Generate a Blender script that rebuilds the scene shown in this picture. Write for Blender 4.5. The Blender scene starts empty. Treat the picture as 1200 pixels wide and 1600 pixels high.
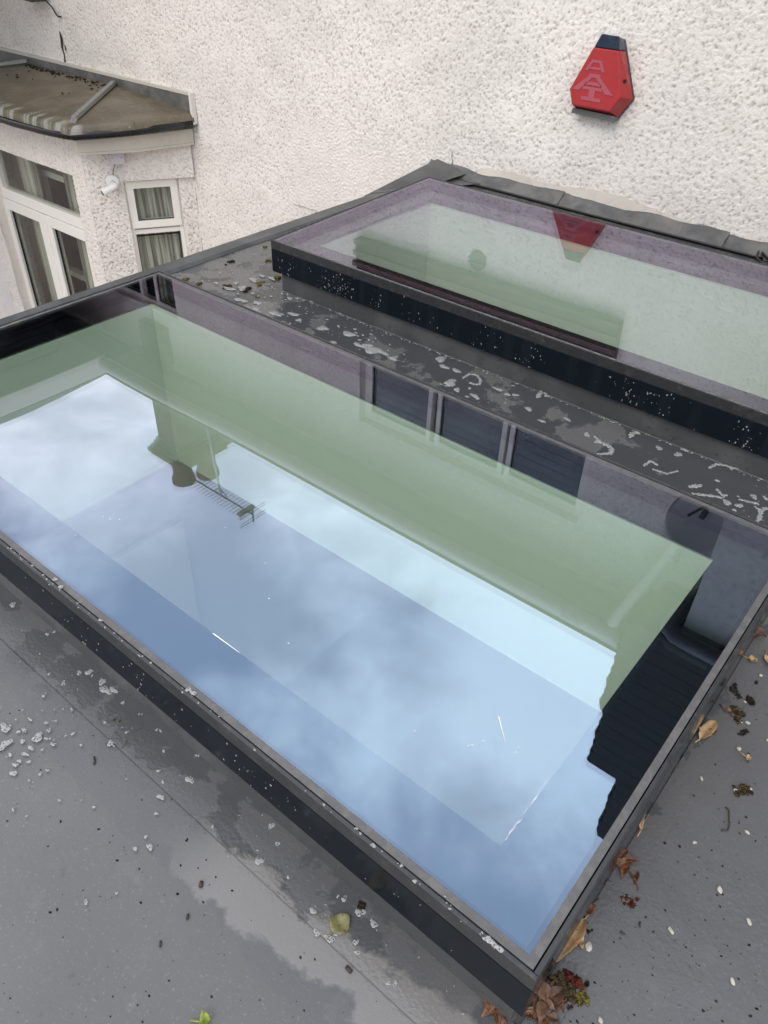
import bpy, bmesh, math, random
import numpy as np
from mathutils import Vector, Matrix

# ------------------------------------------------------------------ frame of reference
# every coordinate below is in metres relative to the eye; ZUP lifts it so that the garden is z = 0
ZUP = 4.0
ROOF = -1.19            # flat roof surface
GL = -1.0               # top of the glass
WALL = 3.64             # rendered house wall
M3 = Matrix(((0.77125171, -0.41583795, 0.48192282),
             (0.63585815, 0.468534, -0.61331909),
             (0.02924412, 0.77945795, 0.6257716)))
FPX = 1213.45
random.seed(7)
rng = np.random.default_rng(5)
sc = bpy.context.scene

# ------------------------------------------------------------------ camera
cam_d = bpy.data.cameras.new("camera")
cam = bpy.data.objects.new("camera", cam_d)
sc.collection.objects.link(cam)
cam.matrix_world = Matrix.Translation((0, 0, ZUP)) @ M3.to_4x4()
cam_d.sensor_fit = 'VERTICAL'; cam_d.sensor_height = 24.0
cam_d.lens = 24.0 * FPX / 1600.0
cam_d.clip_start = 0.02; cam_d.clip_end = 500
sc.camera = cam

# ------------------------------------------------------------------ node helpers
class T:
    def __init__(s, tree): s.t = tree; s.n = tree.nodes; s.l = tree.links
    def put(s, sock, v):
        if v is None: return
        if isinstance(v, bpy.types.NodeSocket): s.l.new(v, sock)
        elif isinstance(v, (tuple, list)) and len(v) == 3 and sock.type == 'RGBA': sock.default_value = (*v, 1)
        else: sock.default_value = v
    def node(s, typ, ins=None, **kw):
        n = s.n.new(typ)
        for k, v in kw.items(): setattr(n, k, v)
        for k, v in (ins or {}).items(): s.put(n.inputs[k], v)
        return n
    def m(s, op, a, b=None, c=None, clamp=False):
        n = s.node('ShaderNodeMath', operation=op, use_clamp=clamp)
        s.put(n.inputs[0], a); s.put(n.inputs[1], b)
        if c is not None: s.put(n.inputs[2], c)
        return n.outputs[0]
    def vm(s, op, a, b=None):
        n = s.node('ShaderNodeVectorMath', operation=op)
        s.put(n.inputs[0], a)
        if b is not None: s.put(n.inputs[1], b)
        return n.outputs['Value'] if op in ('DOT_PRODUCT', 'LENGTH', 'DISTANCE') else n.outputs[0]
    def noise(s, vec, scale, detail=3, rough=.55, dist=0):
        return s.node('ShaderNodeTexNoise', {'Vector': vec, 'Scale': scale, 'Detail': detail, 'Roughness': rough, 'Distortion': dist}).outputs['Fac']
    def step(s, x, lo, hi, a=0., b=1.):
        n = s.node('ShaderNodeMapRange', {'Value': x, 'From Min': lo, 'From Max': hi, 'To Min': a, 'To Max': b}, interpolation_type='SMOOTHSTEP')
        return n.outputs[0]
    def mix(s, f, a, b):
        n = s.node('ShaderNodeMix', data_type='RGBA')
        s.put(n.inputs[0], f); s.put(n.inputs[6], a); s.put(n.inputs[7], b)
        return n.outputs[2]
    def bump(s, h, strength=.5, dist=.01, nrm=None):
        n = s.node('ShaderNodeBump', {'Height': h, 'Strength': strength, 'Distance': dist})
        if nrm is not None: s.put(n.inputs['Normal'], nrm)
        return n.outputs[0]
    def pos(s): return s.node('ShaderNodeNewGeometry').outputs['Position']
    def xyz(s, v):
        n = s.node('ShaderNodeSeparateXYZ', {0: v}); return n.outputs[0], n.outputs[1], n.outputs[2]
    def vec(s, x, y, z):
        n = s.node('ShaderNodeCombineXYZ'); s.put(n.inputs[0], x); s.put(n.inputs[1], y); s.put(n.inputs[2], z); return n.outputs[0]

def material(name, fn):
    m = bpy.data.materials.new(name); m.use_nodes = True
    t = T(m.node_tree); t.n.clear()
    out = t.n.new('ShaderNodeOutputMaterial')
    t.l.new(fn(t), out.inputs['Surface'])
    return m
def princ(t, col, rough=.5, spec=.5, metal=0, nrm=None, coat=0, coat_rough=.05):
    n = t.node('ShaderNodeBsdfPrincipled', {'Base Color': col, 'Roughness': rough, 'Metallic': metal, 'Specular IOR Level': spec, 'Coat Weight': coat, 'Coat Roughness': coat_rough})
    if nrm is not None: t.put(n.inputs['Normal'], nrm)
    return n.outputs[0]

# ------------------------------------------------------------------ sky and sun (overcast, bright patches in the cloud)
SUN_EL, SUN_AZ = math.radians(48), math.radians(176)      # azimuth clockwise from +Y
w = bpy.data.worlds.new("World"); sc.world = w; w.use_nodes = True
t = T(w.node_tree); t.n.clear()
sky = t.node('ShaderNodeTexSky', sky_type='NISHITA')
sky.sun_disc = False; sky.sun_elevation = SUN_EL; sky.sun_rotation = SUN_AZ
sky.air_density = 1.0; sky.dust_density = 2.0; sky.ozone_density = 1.5
d = t.vm('NORMALIZE', t.node('ShaderNodeTexCoord').outputs['Generated'])
dx, dy, dz = t.xyz(d)
zz = t.m('MAXIMUM', dz, .12)
pl = t.vec(t.m('DIVIDE', dx, zz), t.m('DIVIDE', dy, zz), 0.37)
n1 = t.noise(pl, 2.4, 5, .52, .3)
n2 = t.noise(pl, 6.5, 5, .58, .5)
cl = t.m('ADD', t.m('MULTIPLY', n1, .72), t.m('MULTIPLY', n2, .28))
wob = t.node('ShaderNodeTexNoise', {'Vector': d, 'Scale': 6.0, 'Detail': 4, 'Roughness': .6}).outputs['Color']
d = t.vm('NORMALIZE', t.vm('ADD', d, t.vm('MULTIPLY', t.vm('SUBTRACT', wob, (.5, .5, .5)), (.22, .22, .22))))
for v, r, a in (((-.459, .612, .644), .982, .19), ((-.242, .502, .83), .986, .18), ((-.784, .379, .491), .96, .05), ((-.184, .662, .727), .985, .12),
                ((-.362, .637, .681), .99, -.07), ((-.57, .504, .649), .985, -.05), ((-.325, .494, .807), .992, -.05), ((-.107, .421, .901), .975, -.17), ((-.686, .317, .655), .97, -.03), ((-.184, .80, .60), .97, .10)):
    v = Vector(v).normalized()
    cl = t.m('ADD', cl, t.step(t.vm('DOT_PRODUCT', d, tuple(v)), r - .012, 1.0, 0, a))
cf = t.step(cl, .40, .74)
ccol = t.mix(cf, (13.0, 14.2, 16.8), (30.0, 30.5, 31.0))
ccol = t.mix(t.step(dz, .0, .35), (13, 13.4, 13.6), ccol)
col = t.mix(.88, sky.outputs[0], ccol)
bg = t.node('ShaderNodeBackground', {'Color': col, 'Strength': .10})
t.l.new(bg.outputs[0], t.n.new('ShaderNodeOutputWorld').inputs['Surface'])

sd = bpy.data.lights.new("sun", 'SUN'); sd.energy = 1.2; sd.angle = math.radians(25); sd.color = (1.0, .93, .83)
so = bpy.data.objects.new("sun", sd); sc.collection.objects.link(so)
sv = Vector((math.sin(SUN_AZ) * math.cos(SUN_EL), math.cos(SUN_AZ) * math.cos(SUN_EL), math.sin(SUN_EL)))
so.location = sv * 20; so.rotation_euler = sv.to_track_quat('Z', 'Y').to_euler()

sc.view_settings.view_transform = 'Standard'; sc.view_settings.look = 'None'
sc.view_settings.exposure = 0.0; sc.view_settings.gamma = 1.0
cy = sc.cycles
cy.use_denoising = True
cy.max_bounces = 12; cy.transparent_max_bounces = 24; cy.glossy_bounces = 6; cy.diffuse_bounces = 5
cy.caustics_reflective = False; cy.caustics_refractive = False; cy.sample_clamp_indirect = 6

# ------------------------------------------------------------------ mesh helpers
def ray(px, py):
    return M3 @ (Vector((px - 600, -(py - 800), -FPX)) / FPX)
def at(px, py, z=ROOF):
    d = ray(px, py); return d * (z / d.z)
class Fr:
    """local frame: P(u,v,w) = O + u*U + v*Z + w*N"""
    def __init__(s, O=(0, 0, 0), ang=None, U=(1, 0), N=None):
        s.O = Vector(O); s.U = Vector((U[0], U[1], 0)).normalized()
        s.N = Vector((s.U.y, -s.U.x, 0)) if N is None else Vector((N[0], N[1], 0)).normalized()
    def p(s, u, v, w): return s.O + s.U * u + Vector((0, 0, v)) + s.N * w
WF = Fr((0, WALL, 0))            # house wall: u = x, v = z, w = towards the viewer
class MB:
    def __init__(s): s.v = []; s.f = []
    def add(s, vs, fs):
        b = len(s.v); s.v += [Vector(x) for x in vs]; s.f += [tuple(b + i for i in f) for f in fs]; return s
    def box(s, x0, x1, y0, y1, z0, z1):
        return s.add([(x0, y0, z0), (x1, y0, z0), (x1, y1, z0), (x0, y1, z0), (x0, y0, z1), (x1, y0, z1), (x1, y1, z1), (x0, y1, z1)],
                     [(0, 3, 2, 1), (4, 5, 6, 7), (0, 1, 5, 4), (1, 2, 6, 5), (2, 3, 7, 6), (3, 0, 4, 7)])
    def fbox(s, F, u0, u1, v0, v1, w0, w1):
        P = [F.p(*q) for q in ((u0, v0, w1), (u1, v0, w1), (u1, v0, w0), (u0, v0, w0), (u0, v1, w1), (u1, v1, w1), (u1, v1, w0), (u0, v1, w0))]
        return s.add(P, [(0, 3, 2, 1), (4, 5, 6, 7), (0, 1, 5, 4), (1, 2, 6, 5), (2, 3, 7, 6), (3, 0, 4, 7)])
    def ring(s, F, u0, u1, v0, v1, t, w0, w1):
        """rectangular frame of member width t"""
        s.fbox(F, u0, u1, v1 - t, v1, w0, w1); s.fbox(F, u0, u1, v0, v0 + t, w0, w1)
        s.fbox(F, u0, u0 + t, v0 + t, v1 - t, w0, w1 - .001); s.fbox(F, u1 - t, u1, v0 + t, v1 - t, w0, w1 - .001); return s
    def prism(s, pts, d):
        """closed polygon pts extruded by vector d"""
        n = len(pts); P = [Vector(p) for p in pts]; Q = [p + Vector(d) for p in P]
        return s.add(P + Q, [tuple(range(n))[::-1], tuple(range(n, 2 * n))] + [(i, (i + 1) % n, n + (i + 1) % n, n + i) for i in range(n)])
    def tube(s, pts, r, n=8, cap=True):
        P = [Vector(p) for p in pts]; rs = r if isinstance(r, (list, tuple)) else [r] * len(P)
        rings = []
        up = Vector((0, 0, 1))
        for i, p in enumerate(P):
            a = (P[min(i + 1, len(P) - 1)] - P[max(i - 1, 0)]).normalized()
            x = a.cross(up)
            if x.length < .05: x = a.cross(Vector((1, 0, 0)))
            x.normalize(); y = x.cross(a)
            rings.append([p + (x * math.cos(k * 2 * math.pi / n) + y * math.sin(k * 2 * math.pi / n)) * rs[i] for k in range(n)])
        b = []
        for rr in rings: b += rr
        fs = [(i * n + k, i * n + (k + 1) % n, (i + 1) * n + (k + 1) % n, (i + 1) * n + k) for i in range(len(P) - 1) for k in range(n)]
        if cap: fs += [tuple(range(n))[::-1], tuple((len(P) - 1) * n + k for k in range(n))]
        return s.add(b, fs)
    def lathe(s, base, prof, n=20, axis=(0, 0, 1)):
        A = Vector(axis).normalized(); X = A.cross(Vector((0, 1, 0))) if abs(A.y) < .9 else A.cross(Vector((1, 0, 0)))
        X.normalize(); Y = A.cross(X); B = Vector(base); vs = []
        for r, h in prof: vs += [B + A * h + (X * math.cos(k * 2 * math.pi / n) + Y * math.sin(k * 2 * math.pi / n)) * r for k in range(n)]
        fs = [(i * n + k, i * n + (k + 1) % n, (i + 1) * n + (k + 1) % n, (i + 1) * n + k) for i in range(len(prof) - 1) for k in range(n)]
        fs += [tuple(range(n))[::-1], tuple((len(prof) - 1) * n + k for k in range(n))]
        return s.add(vs, fs)
    def blob(s, c, r, sub=2, sc3=(1, 1, 1), rough=.25, seed=None, rot=0):
        bm = bmesh.new(); bmesh.ops.create_icosphere(bm, subdivisions=sub, radius=1)
        rr = random.Random(seed if seed is not None else random.random()); ph = [rr.uniform(0, 6.3) for _ in range(9)]
        vs = []
        for v in bm.verts:
            q = v.co
            k = 1 + rough * (math.sin(3.1 * q.x + ph[0]) * math.sin(2.7 * q.y + ph[1]) + .6 * math.sin(5.3 * q.z + ph[2] + 2 * q.x) + .4 * math.sin(8 * q.y + ph[3]) * math.sin(7 * q.x + ph[4]) + .3 * rr.uniform(-1, 1))
            p = Vector((q.x * sc3[0], q.y * sc3[1], q.z * sc3[2])) * (r * k)
            vs.append(Vector(c) + Vector((p.x * math.cos(rot) - p.y * math.sin(rot), p.x * math.sin(rot) + p.y * math.cos(rot), p.z)))
        fs = [tuple(v.index for v in f.verts) for f in bm.faces]; bm.free()
        return s.add(vs, fs)

def obj(name, mb, mat, parent=None, bevel=0, smooth=False, loc=None, fixn=True):
    """links the mesh as one object; coordinates are eye-relative"""
    vs = [v + Vector((0, 0, ZUP)) for v in mb.v] if isinstance(mb, MB) else mb[0]
    if isinstance(mb, MB): fs = mb.f
    if parent is not None: org = Vector(parent['org'])
    else:
        if loc is None:
            xs = [v.x for v in vs]; ys = [v.y for v in vs]; zs = [v.z for v in vs]
            org = Vector(((min(xs) + max(xs)) / 2, (min(ys) + max(ys)) / 2, min(zs)))
        else: org = Vector(loc) + Vector((0, 0, ZUP))
    me = bpy.data.meshes.new(name)
    me.from_pydata([tuple(v - org) for v in vs], [], fs)
    if fixn or bevel:
        bm = bmesh.new(); bm.from_mesh(me)
        bmesh.ops.recalc_face_normals(bm, faces=bm.faces)
        if bevel:
            es = [e for e in bm.edges if len(e.link_faces) == 2 and e.calc_face_angle(0) > .6]
            bmesh.ops.bevel(bm, geom=es, offset=bevel, segments=2, affect='EDGES', profile=.6, clamp_overlap=True)
        bm.to_mesh(me); bm.free()
    if smooth: me.polygons.foreach_set('use_smooth', [True] * len(me.polygons))
    me.materials.append(mat); me.update()
    o = bpy.data.objects.new(name, me); sc.collection.objects.link(o)
    root = parent
    if parent is not None:
        o.parent = parent
        o['org'] = tuple(org)
    else:
        o.location = org; o['org'] = tuple(org)
    return o
def tag(o, label=None, cat=None, group=None, kind=None):
    if label: o['label'] = label
    if cat: o['category'] = cat
    if group: o['group'] = group
    if kind: o['kind'] = kind
    return o
def thing(name, label, cat, loc, group=None):
    o = bpy.data.objects.new(name, None); sc.collection.objects.link(o)
    L = Vector(loc) + Vector((0, 0, ZUP)); o.location = L; o['org'] = tuple(L); o.empty_display_size = .1
    return tag(o, label, cat, group)

# rough-cast render: a periodic height field sampled on real geometry
def make_height(wl, n=1024, step=.003, bw=.45, seed=1, clipv=(-2.2, .7)):
    g = np.random.default_rng(seed).standard_normal((n, n))
    k = np.fft.fftfreq(n, step); kx, ky = np.meshgrid(k, k)
    kk = np.sqrt(kx ** 2 + ky ** 2); k0 = 1 / wl
    f = np.exp(-((kk - k0) / (bw * k0)) ** 2)
    h = np.real(np.fft.ifft2(np.fft.fft2(g) * f)); h /= h.std()
    return np.clip(h, *clipv)
_a = make_height(.026, seed=3, bw=1.1, clipv=(-3, 3)); _b = make_height(.018, seed=9, bw=1.0, clipv=(-3, 3))
HT = -np.clip(_a - .55, 0, 2.2) * 1.3 - np.clip(-_b - 1.0, 0, 2) * .9 + .30 * _b + .25 * np.clip(_a, -1, .5)
LOW = make_height(.35, seed=11, bw=.6, clipv=(-3, 3))
HF = make_height(.018, seed=21, clipv=(-1.5, 1.5))
def sample(H, u, v, step=.003):
    n = H.shape[0]; a = (u / step) % n; b = (v / step) % n
    i = np.floor(a).astype(int) % n; j = np.floor(b).astype(int) % n; fa = a - np.floor(a); fb = b - np.floor(b)
    i1 = (i + 1) % n; j1 = (j + 1) % n
    return H[j, i] * (1 - fa) * (1 - fb) + H[j, i1] * fa * (1 - fb) + H[j1, i] * (1 - fa) * fb + H[j1, i1] * fa * fb
def rough_panel(name, F, u0, u1, v0, v1, mat, parent, step=.009, amp=.0035, low=.004, holes=(), off=0., fine=False, keep=None, shift=0.):
    nu = max(2, int(round((u1 - u0) / step))); nv = max(2, int(round((v1 - v0) / step)))
    us = np.linspace(u0, u1, nu + 1); vs = np.linspace(v0, v1, nv + 1)
    for h in holes:                                     # snap grid lines to the openings
        for q in h[:2]:
            if u0 < q < u1: us[np.argmin(abs(us - q))] = q
        for q in h[2:]:
            if v0 < q < v1: vs[np.argmin(abs(vs - q))] = q
    UU, VV = np.meshgrid(us, vs)
    Hh = (sample(HF, UU + shift, VV) if fine else sample(HT, UU + shift, VV)) * amp
    H0 = Hh; Hh = Hh + sample(LOW, UU + shift, VV) * low * .35 + off
    O = np.array(F.O); U = np.array(F.U); N = np.array(F.N)
    P = O + UU[..., None] * U + Hh[..., None] * N; P[..., 2] += VV + ZUP
    org = np.array(parent['org'])
    P = (P - org).reshape(-1, 3)
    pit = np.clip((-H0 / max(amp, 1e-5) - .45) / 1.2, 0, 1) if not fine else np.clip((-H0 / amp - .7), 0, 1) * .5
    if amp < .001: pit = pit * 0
    idx = np.arange((nu + 1) * (nv + 1)).reshape(nv + 1, nu + 1)
    q = np.stack([idx[:-1, :-1], idx[:-1, 1:], idx[1:, 1:], idx[1:, :-1]], -1)
    cu = (us[:-1] + us[1:]) / 2; cv = (vs[:-1] + vs[1:]) / 2; CU, CV = np.meshgrid(cu, cv)
    ok = np.ones_like(CU, bool)
    for a, b, c, e in holes: ok &= ~((CU > a) & (CU < b) & (CV > c) & (CV < e))
    if keep is not None: ok &= keep(CU, CV)
    q = q[ok]
    me = bpy.data.meshes.new(name)
    me.vertices.add(len(P)); me.vertices.foreach_set('co', P.astype(np.float32).ravel())
    me.loops.add(q.size); me.loops.foreach_set('vertex_index', q.ravel().astype(np.int32))
    me.polygons.add(len(q)); me.polygons.foreach_set('loop_start', (np.arange(len(q)) * 4).astype(np.int32))
    me.polygons.foreach_set('use_smooth', [True] * len(q))
    me.update(calc_edges=True); me.materials.append(mat)
    at_ = me.attributes.new('pit_tone', 'FLOAT', 'POINT'); at_.data.foreach_set('value', pit.astype(np.float32).ravel())
    o = bpy.data.objects.new(name, me); sc.collection.objects.link(o); o.parent = parent; o['org'] = tuple(parent['org'])
    return o

# ------------------------------------------------------------------ materials
def m_render(t):
    p = t.pos()
    a = t.noise(p, 1.3, 4); b = t.noise(p, 34, 4, .6); c = t.noise(p, 9, 3)
    st = t.noise(t.vm('MULTIPLY', p, (7, 7, .9)), 1.0, 4, .6)
    col = t.mix(t.step(a, .35, .65), (.765, .715, .66), (.845, .79, .725))
    col = t.mix(t.step(b, .56, .72, 0, .42), col, (.47, .43, .38))
    col = t.mix(t.step(c, .58, .75, 0, .25), col, (.60, .56, .50))
    col = t.mix(t.step(st, .6, .8, 0, .18), col, (.50, .47, .41))
    gr = t.node('ShaderNodeAttribute', attribute_name='pit_tone').outputs['Fac']
    col = t.mix(t.m('MULTIPLY', gr, .72), col, (.40, .36, .31))  # tone darkens with the depth of the pits
    return princ(t, col, .8, .25, nrm=t.bump(t.noise(p, 95, 3, .6), .7, .006))
def m_paint(col, rough=.35, n=.12, dirt=(.35, .32, .27), scale=14, bs=.05):
    def f(t):
        p = t.pos(); k = t.step(t.noise(p, scale, 5, .65), .5, .78, 0, n)
        return princ(t, t.mix(k, col, dirt), t.step(t.noise(p, 30, 3), .3, .7, rough * .75, rough * 1.3), .5, nrm=t.bump(t.noise(p, 60, 2), bs, .004))
    return f
def m_plain(col, rough=.5, spec=.5, metal=0): return lambda t: princ(t, col, rough, spec, metal)
def m_glass(tint, f0, near, graz):
    """coated glass: clear, with a reflection whose colour shifts with the angle as thin coatings do"""
    def f(t):
        fc = t.node('ShaderNodeLayerWeight', {'Blend': .5}).outputs['Facing']
        fr = t.m('ADD', f0, t.m('MULTIPLY', t.m('POWER', fc, 5.0), 1 - f0))
        g = t.node('ShaderNodeNewGeometry')
        fr = t.m('MULTIPLY', fr, t.m('SUBTRACT', 1.0, g.outputs['Backfacing']))
        wav = t.bump(t.noise(g.outputs['Position'], 1.6, 1, .3), .05, .02)
        facing = t.node('ShaderNodeLayerWeight', {'Blend': .5}).outputs['Facing']
        tin = t.mix(t.step(facing, .25, .6), near, graz)
        gl = t.node('ShaderNodeBsdfGlossy', {'Color': tin, 'Roughness': 0.0, 'Normal': wav})
        tr = t.node('ShaderNodeBsdfTransparent', {'Color': tint})
        return t.node('ShaderNodeMixShader', {0: fr, 1: tr.outputs[0], 2: gl.outputs[0]}).outputs[0]
    return f
def m_frit(t):
    return princ(t, (.006, .006, .009), .03, .5)
def m_roof(t):
    p = t.pos(); x, y, z = t.xyz(p)
    big = t.noise(p, 1.1, 4, .55); mid = t.noise(p, 5.5, 5, .6, .3); fin = t.noise(p, 42, 4, .6)
    # how wet: soaked between the two rooflights and round their kerbs, dry further out
    strip = t.m('MULTIPLY', t.step(y, 1.30, 1.42), t.step(y, 2.2, 2.0))
    kerb = t.m('MULTIPLY', t.step(y, .27, .42), t.step(x, .0, -.12))
    wetness = t.m('MAXIMUM', t.m('MULTIPLY', strip, .50), t.m('MULTIPLY', kerb, .40))
    wet = t.step(t.m('SUBTRACT', t.m('ADD', mid, t.m('MULTIPLY', wetness, .30)), t.m('MULTIPLY', big, .10)), .535, .575)
    wet = t.m('MULTIPLY', wet, t.step(wetness, .05, .2))
    # the flat film of water that runs off towards the viewer
    a = at(330, 1350); b = at(650, 1600)
    ax, ay = b.x - a.x, b.y - a.y; L = math.hypot(ax, ay); nx, ny = -ay / L, ax / L
    dist = t.m('ABSOLUTE', t.m('ADD', t.m('MULTIPLY', t.m('SUBTRACT', x, a.x), nx), t.m('MULTIPLY', t.m('SUBTRACT', y, a.y), ny)))
    al = t.m('ADD', t.m('MULTIPLY', t.m('SUBTRACT', x, a.x), ax / L), t.m('MULTIPLY', t.m('SUBTRACT', y, a.y), ay / L))
    dist = t.m('ADD', dist, t.m('MULTIPLY', t.m('SUBTRACT', t.noise(p, 14, 4, .6), .5), .11))
    film = t.m('MULTIPLY', t.step(dist, .046, .030), t.step(al, -.12, .05))
    wet = t.m('MULTIPLY', wet, t.m('SUBTRACT', 1.0, film))
    damp = t.m('MULTIPLY', t.step(t.m('ADD', y, t.m('MULTIPLY', t.m('SUBTRACT', t.noise(p, 6, 4, .6), .5), .16)), .265, .275), t.step(y, 1.4, 1.3))
    base = t.mix(t.step(big, .35, .65), (.098, .095, .091), (.132, .127, .119))
    base = t.mix(t.step(t.noise(p, 17, 5, .65), .56, .74, 0, .35), base, (.17, .165, .155))
    base = t.mix(t.step(fin, .64, .72, 0, .55), base, (.07, .07, .07))
    base = t.mix(t.step(t.noise(p, 2.3, 6, .7), .45, .7, 0, .45), base, (.105, .103, .108))
    base = t.mix(t.step(t.noise(p, 260, 2), .62, .72, 0, .35), base, (.24, .24, .23))
    base = t.mix(t.m('MULTIPLY', damp, .32), base, (.085, .085, .095))
    base = t.mix(t.m('MULTIPLY', wet, t.node('ShaderNodeMix', {0: strip, 2: .55, 3: .92}).outputs[0]), base, (.052, .053, .055))
    base = t.mix(t.m('MULTIPLY', film, .8), base, (.205, .192, .176))  # the sky's gleam on the water film is painted into the base colour
    rough = t.m('ADD', .30, t.m('MULTIPLY', t.m('SUBTRACT', mid, .5), .25))
    rough = t.node('ShaderNodeMix', {0: wet, 2: rough, 3: .20}).outputs[0]
    rough = t.node('ShaderNodeMix', {0: film, 2: rough, 3: .06}).outputs[0]
    h = t.m('ADD', t.m('MULTIPLY', t.noise(p, 150, 2), .5), t.m('MULTIPLY', wet, -.25))
    h2 = t.bump(t.noise(p, 3.5, 3), .25, .02)
    return princ(t, base, rough, .5, nrm=t.bump(t.m('ADD', h, t.m('MULTIPLY', film, .9)), .28, .004, h2))
def m_upstand(t):
    p = t.pos()
    c = t.mix(t.step(t.noise(p, 6, 4), .4, .65), (.062, .064, .064), (.095, .096, .094))
    c = t.mix(t.step(t.noise(p, 70, 3), .62, .7, 0, .6), c, (.03, .03, .028))
    return princ(t, c, .42, .5, nrm=t.bump(t.noise(p, 120, 3), .3, .003))
def m_black(t):
    p = t.pos(); s = t.noise(t.vm('MULTIPLY', p, (26, 26, 3.0)), 1, 3, .5)
    c = t.mix(t.step(s, .5, .66, 0, .3), (.007, .010, .014), (.018, .022, .027))
    return princ(t, c, t.step(s, .45, .65, .10, .20), .08, nrm=t.bump(t.noise(p, 18, 3), .05, .004))
def m_trim(t):
    p = t.pos(); c = t.mix(t.step(t.noise(p, 38, 5, .7), .42, .66), (.088, .083, .080), (.125, .116, .110))
    c = t.mix(t.step(t.noise(p, 11, 4), .63, .68, 0, .7), c, (.24, .19, .13))
    return princ(t, c, .38, .5, nrm=t.bump(t.noise(p, 160, 3), .3, .002))
def m_lead(t):
    p = t.pos(); x, y, z = t.xyz(p)
    c = t.mix(t.step(t.noise(p, 7, 5, .65, .4), .35, .68), (.085, .086, .088), (.165, .158, .142))
    c = t.mix(t.step(t.noise(t.vm('MULTIPLY', p, (3, 3, 40)), 1, 4), .58, .72, 0, .5), c, (.19, .16, .10))
    return princ(t, c, .5, .4, nrm=t.bump(t.noise(p, 22, 4), .35, .006))
def m_bayroof(t):
    p = t.pos(); x, y, z = t.xyz(p)
    c = t.mix(t.step(t.noise(p, 5, 5, .6, .5), .35, .65), (.10, .078, .052), (.155, .125, .088))
    edge = t.step(y, 2.95, 2.88)
    c = t.mix(t.m('MULTIPLY', t.step(t.noise(p, 9, 4, .6), .40, .6), t.m('ADD', .18, t.m('MULTIPLY', edge, .5))), c, (.085, .09, .035))
    st = t.noise(t.vm('MULTIPLY', p, (15, 1.0, 1)), 1, 4, .6, .5)
    c = t.mix(t.m('MULTIPLY', edge, t.step(st, .46, .60, 0, .75)), c, (.34, .34, .31))
    c = t.mix(t.step(t.noise(p, 60, 3), .67, .7, 0, .8), c, (.42, .37, .22))
    return princ(t, c, .45, .5, nrm=t.bump(t.noise(p, 45, 4), .5, .006))
def m_brick(t):
    p = t.pos(); x, y, z = t.xyz(p)
    v = t.vec(t.m('ADD', x, y), z, 0)
    b = t.node('ShaderNodeTexBrick', {'Vector': v, 'Color1': (.13, .08, .055, 1), 'Color2': (.075, .05, .04, 1), 'Mortar': (.14, .125, .11, 1), 'Scale': 1.0, 'Mortar Size': .005, 'Brick Width': .225, 'Row Height': .075})
    return princ(t, t.mix(t.step(t.noise(p, 12, 4), .5, .7, 0, .5), b.outputs[0], (.16, .14, .11)), .85, .2, nrm=t.bump(b.outputs['Fac'], -.5, .01))
def m_tiles(t):
    p = t.pos(); c = t.mix(t.noise(p, 5, 5), (.010, .010, .012), (.022, .018, .018))
    return princ(t, c, .7, .3, nrm=t.bump(t.noise(p, 40, 3), .4, .006))
def m_leaf(c1, c2):
    def f(t):
        p = t.node('ShaderNodeTexCoord').outputs['Object']
        c = t.mix(t.step(t.noise(p, 55, 4, .6), .35, .65), c1, c2)
        return princ(t, t.mix(t.step(t.noise(p, 160, 2), .64, .7, 0, .7), c, (.04, .025, .015)), .45, .4, nrm=t.bump(t.noise(p, 200, 3), .5, .002))
    return f
def m_foam(t):
    p = t.pos()
    v = t.node('ShaderNodeTexVoronoi', {'Vector': p, 'Scale': 270.0}).outputs['Distance']
    c = t.mix(t.step(v, .12, .30), (.09, .09, .09), (.42, .42, .40))
    s_ = princ(t, c, .18, .6, nrm=t.bump(t.step(v, .05, .5), .8, .002))
    f_ = t.step(v, .10, .42, .70, .34)
    return t.node('ShaderNodeMixShader', {0: f_, 1: s_, 2: t.node('ShaderNodeBsdfTransparent', {'Color': (.8, .8, .8, 1)}).outputs[0]}).outputs[0]
def m_curtain(t):
    p = t.pos(); c = t.mix(t.step(t.noise(t.vm('MULTIPLY', p, (34, 34, .5)), 1, 3), .35, .65), (.16, .15, .13), (.80, .77, .70))
    return princ(t, c, .9, .1)
def m_winglass(t):
    fr = t.m('ADD', .06, t.m('MULTIPLY', t.m('POWER', t.node('ShaderNodeLayerWeight', {'Blend': .5}).outputs['Facing'], 5.0), .94))
    gl = t.node('ShaderNodeBsdfGlossy', {'Color': (1, 1, 1, 1), 'Roughness': 0.0})
    tr = t.node('ShaderNodeBsdfTransparent', {'Color': (.88, .90, .87, 1)})
    return t.node('ShaderNodeMixShader', {0: fr, 1: tr.outputs[0], 2: gl.outputs[0]}).outputs[0]
def m_patio(t):
    p = t.pos(); return princ(t, t.mix(t.noise(p, 3, 5), (.13, .09, .075), (.25, .19, .16)), .7, .3, nrm=t.bump(t.noise(p, 25, 4), .4, .01))
def m_moss(c1, c2):
    def f(t):
        p = t.pos(); return princ(t, t.mix(t.step(t.noise(p, 190, 3), .38, .62), c1, c2), .8, .2, nrm=t.bump(t.noise(p, 320, 3), 1.0, .004))
    return f

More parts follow.
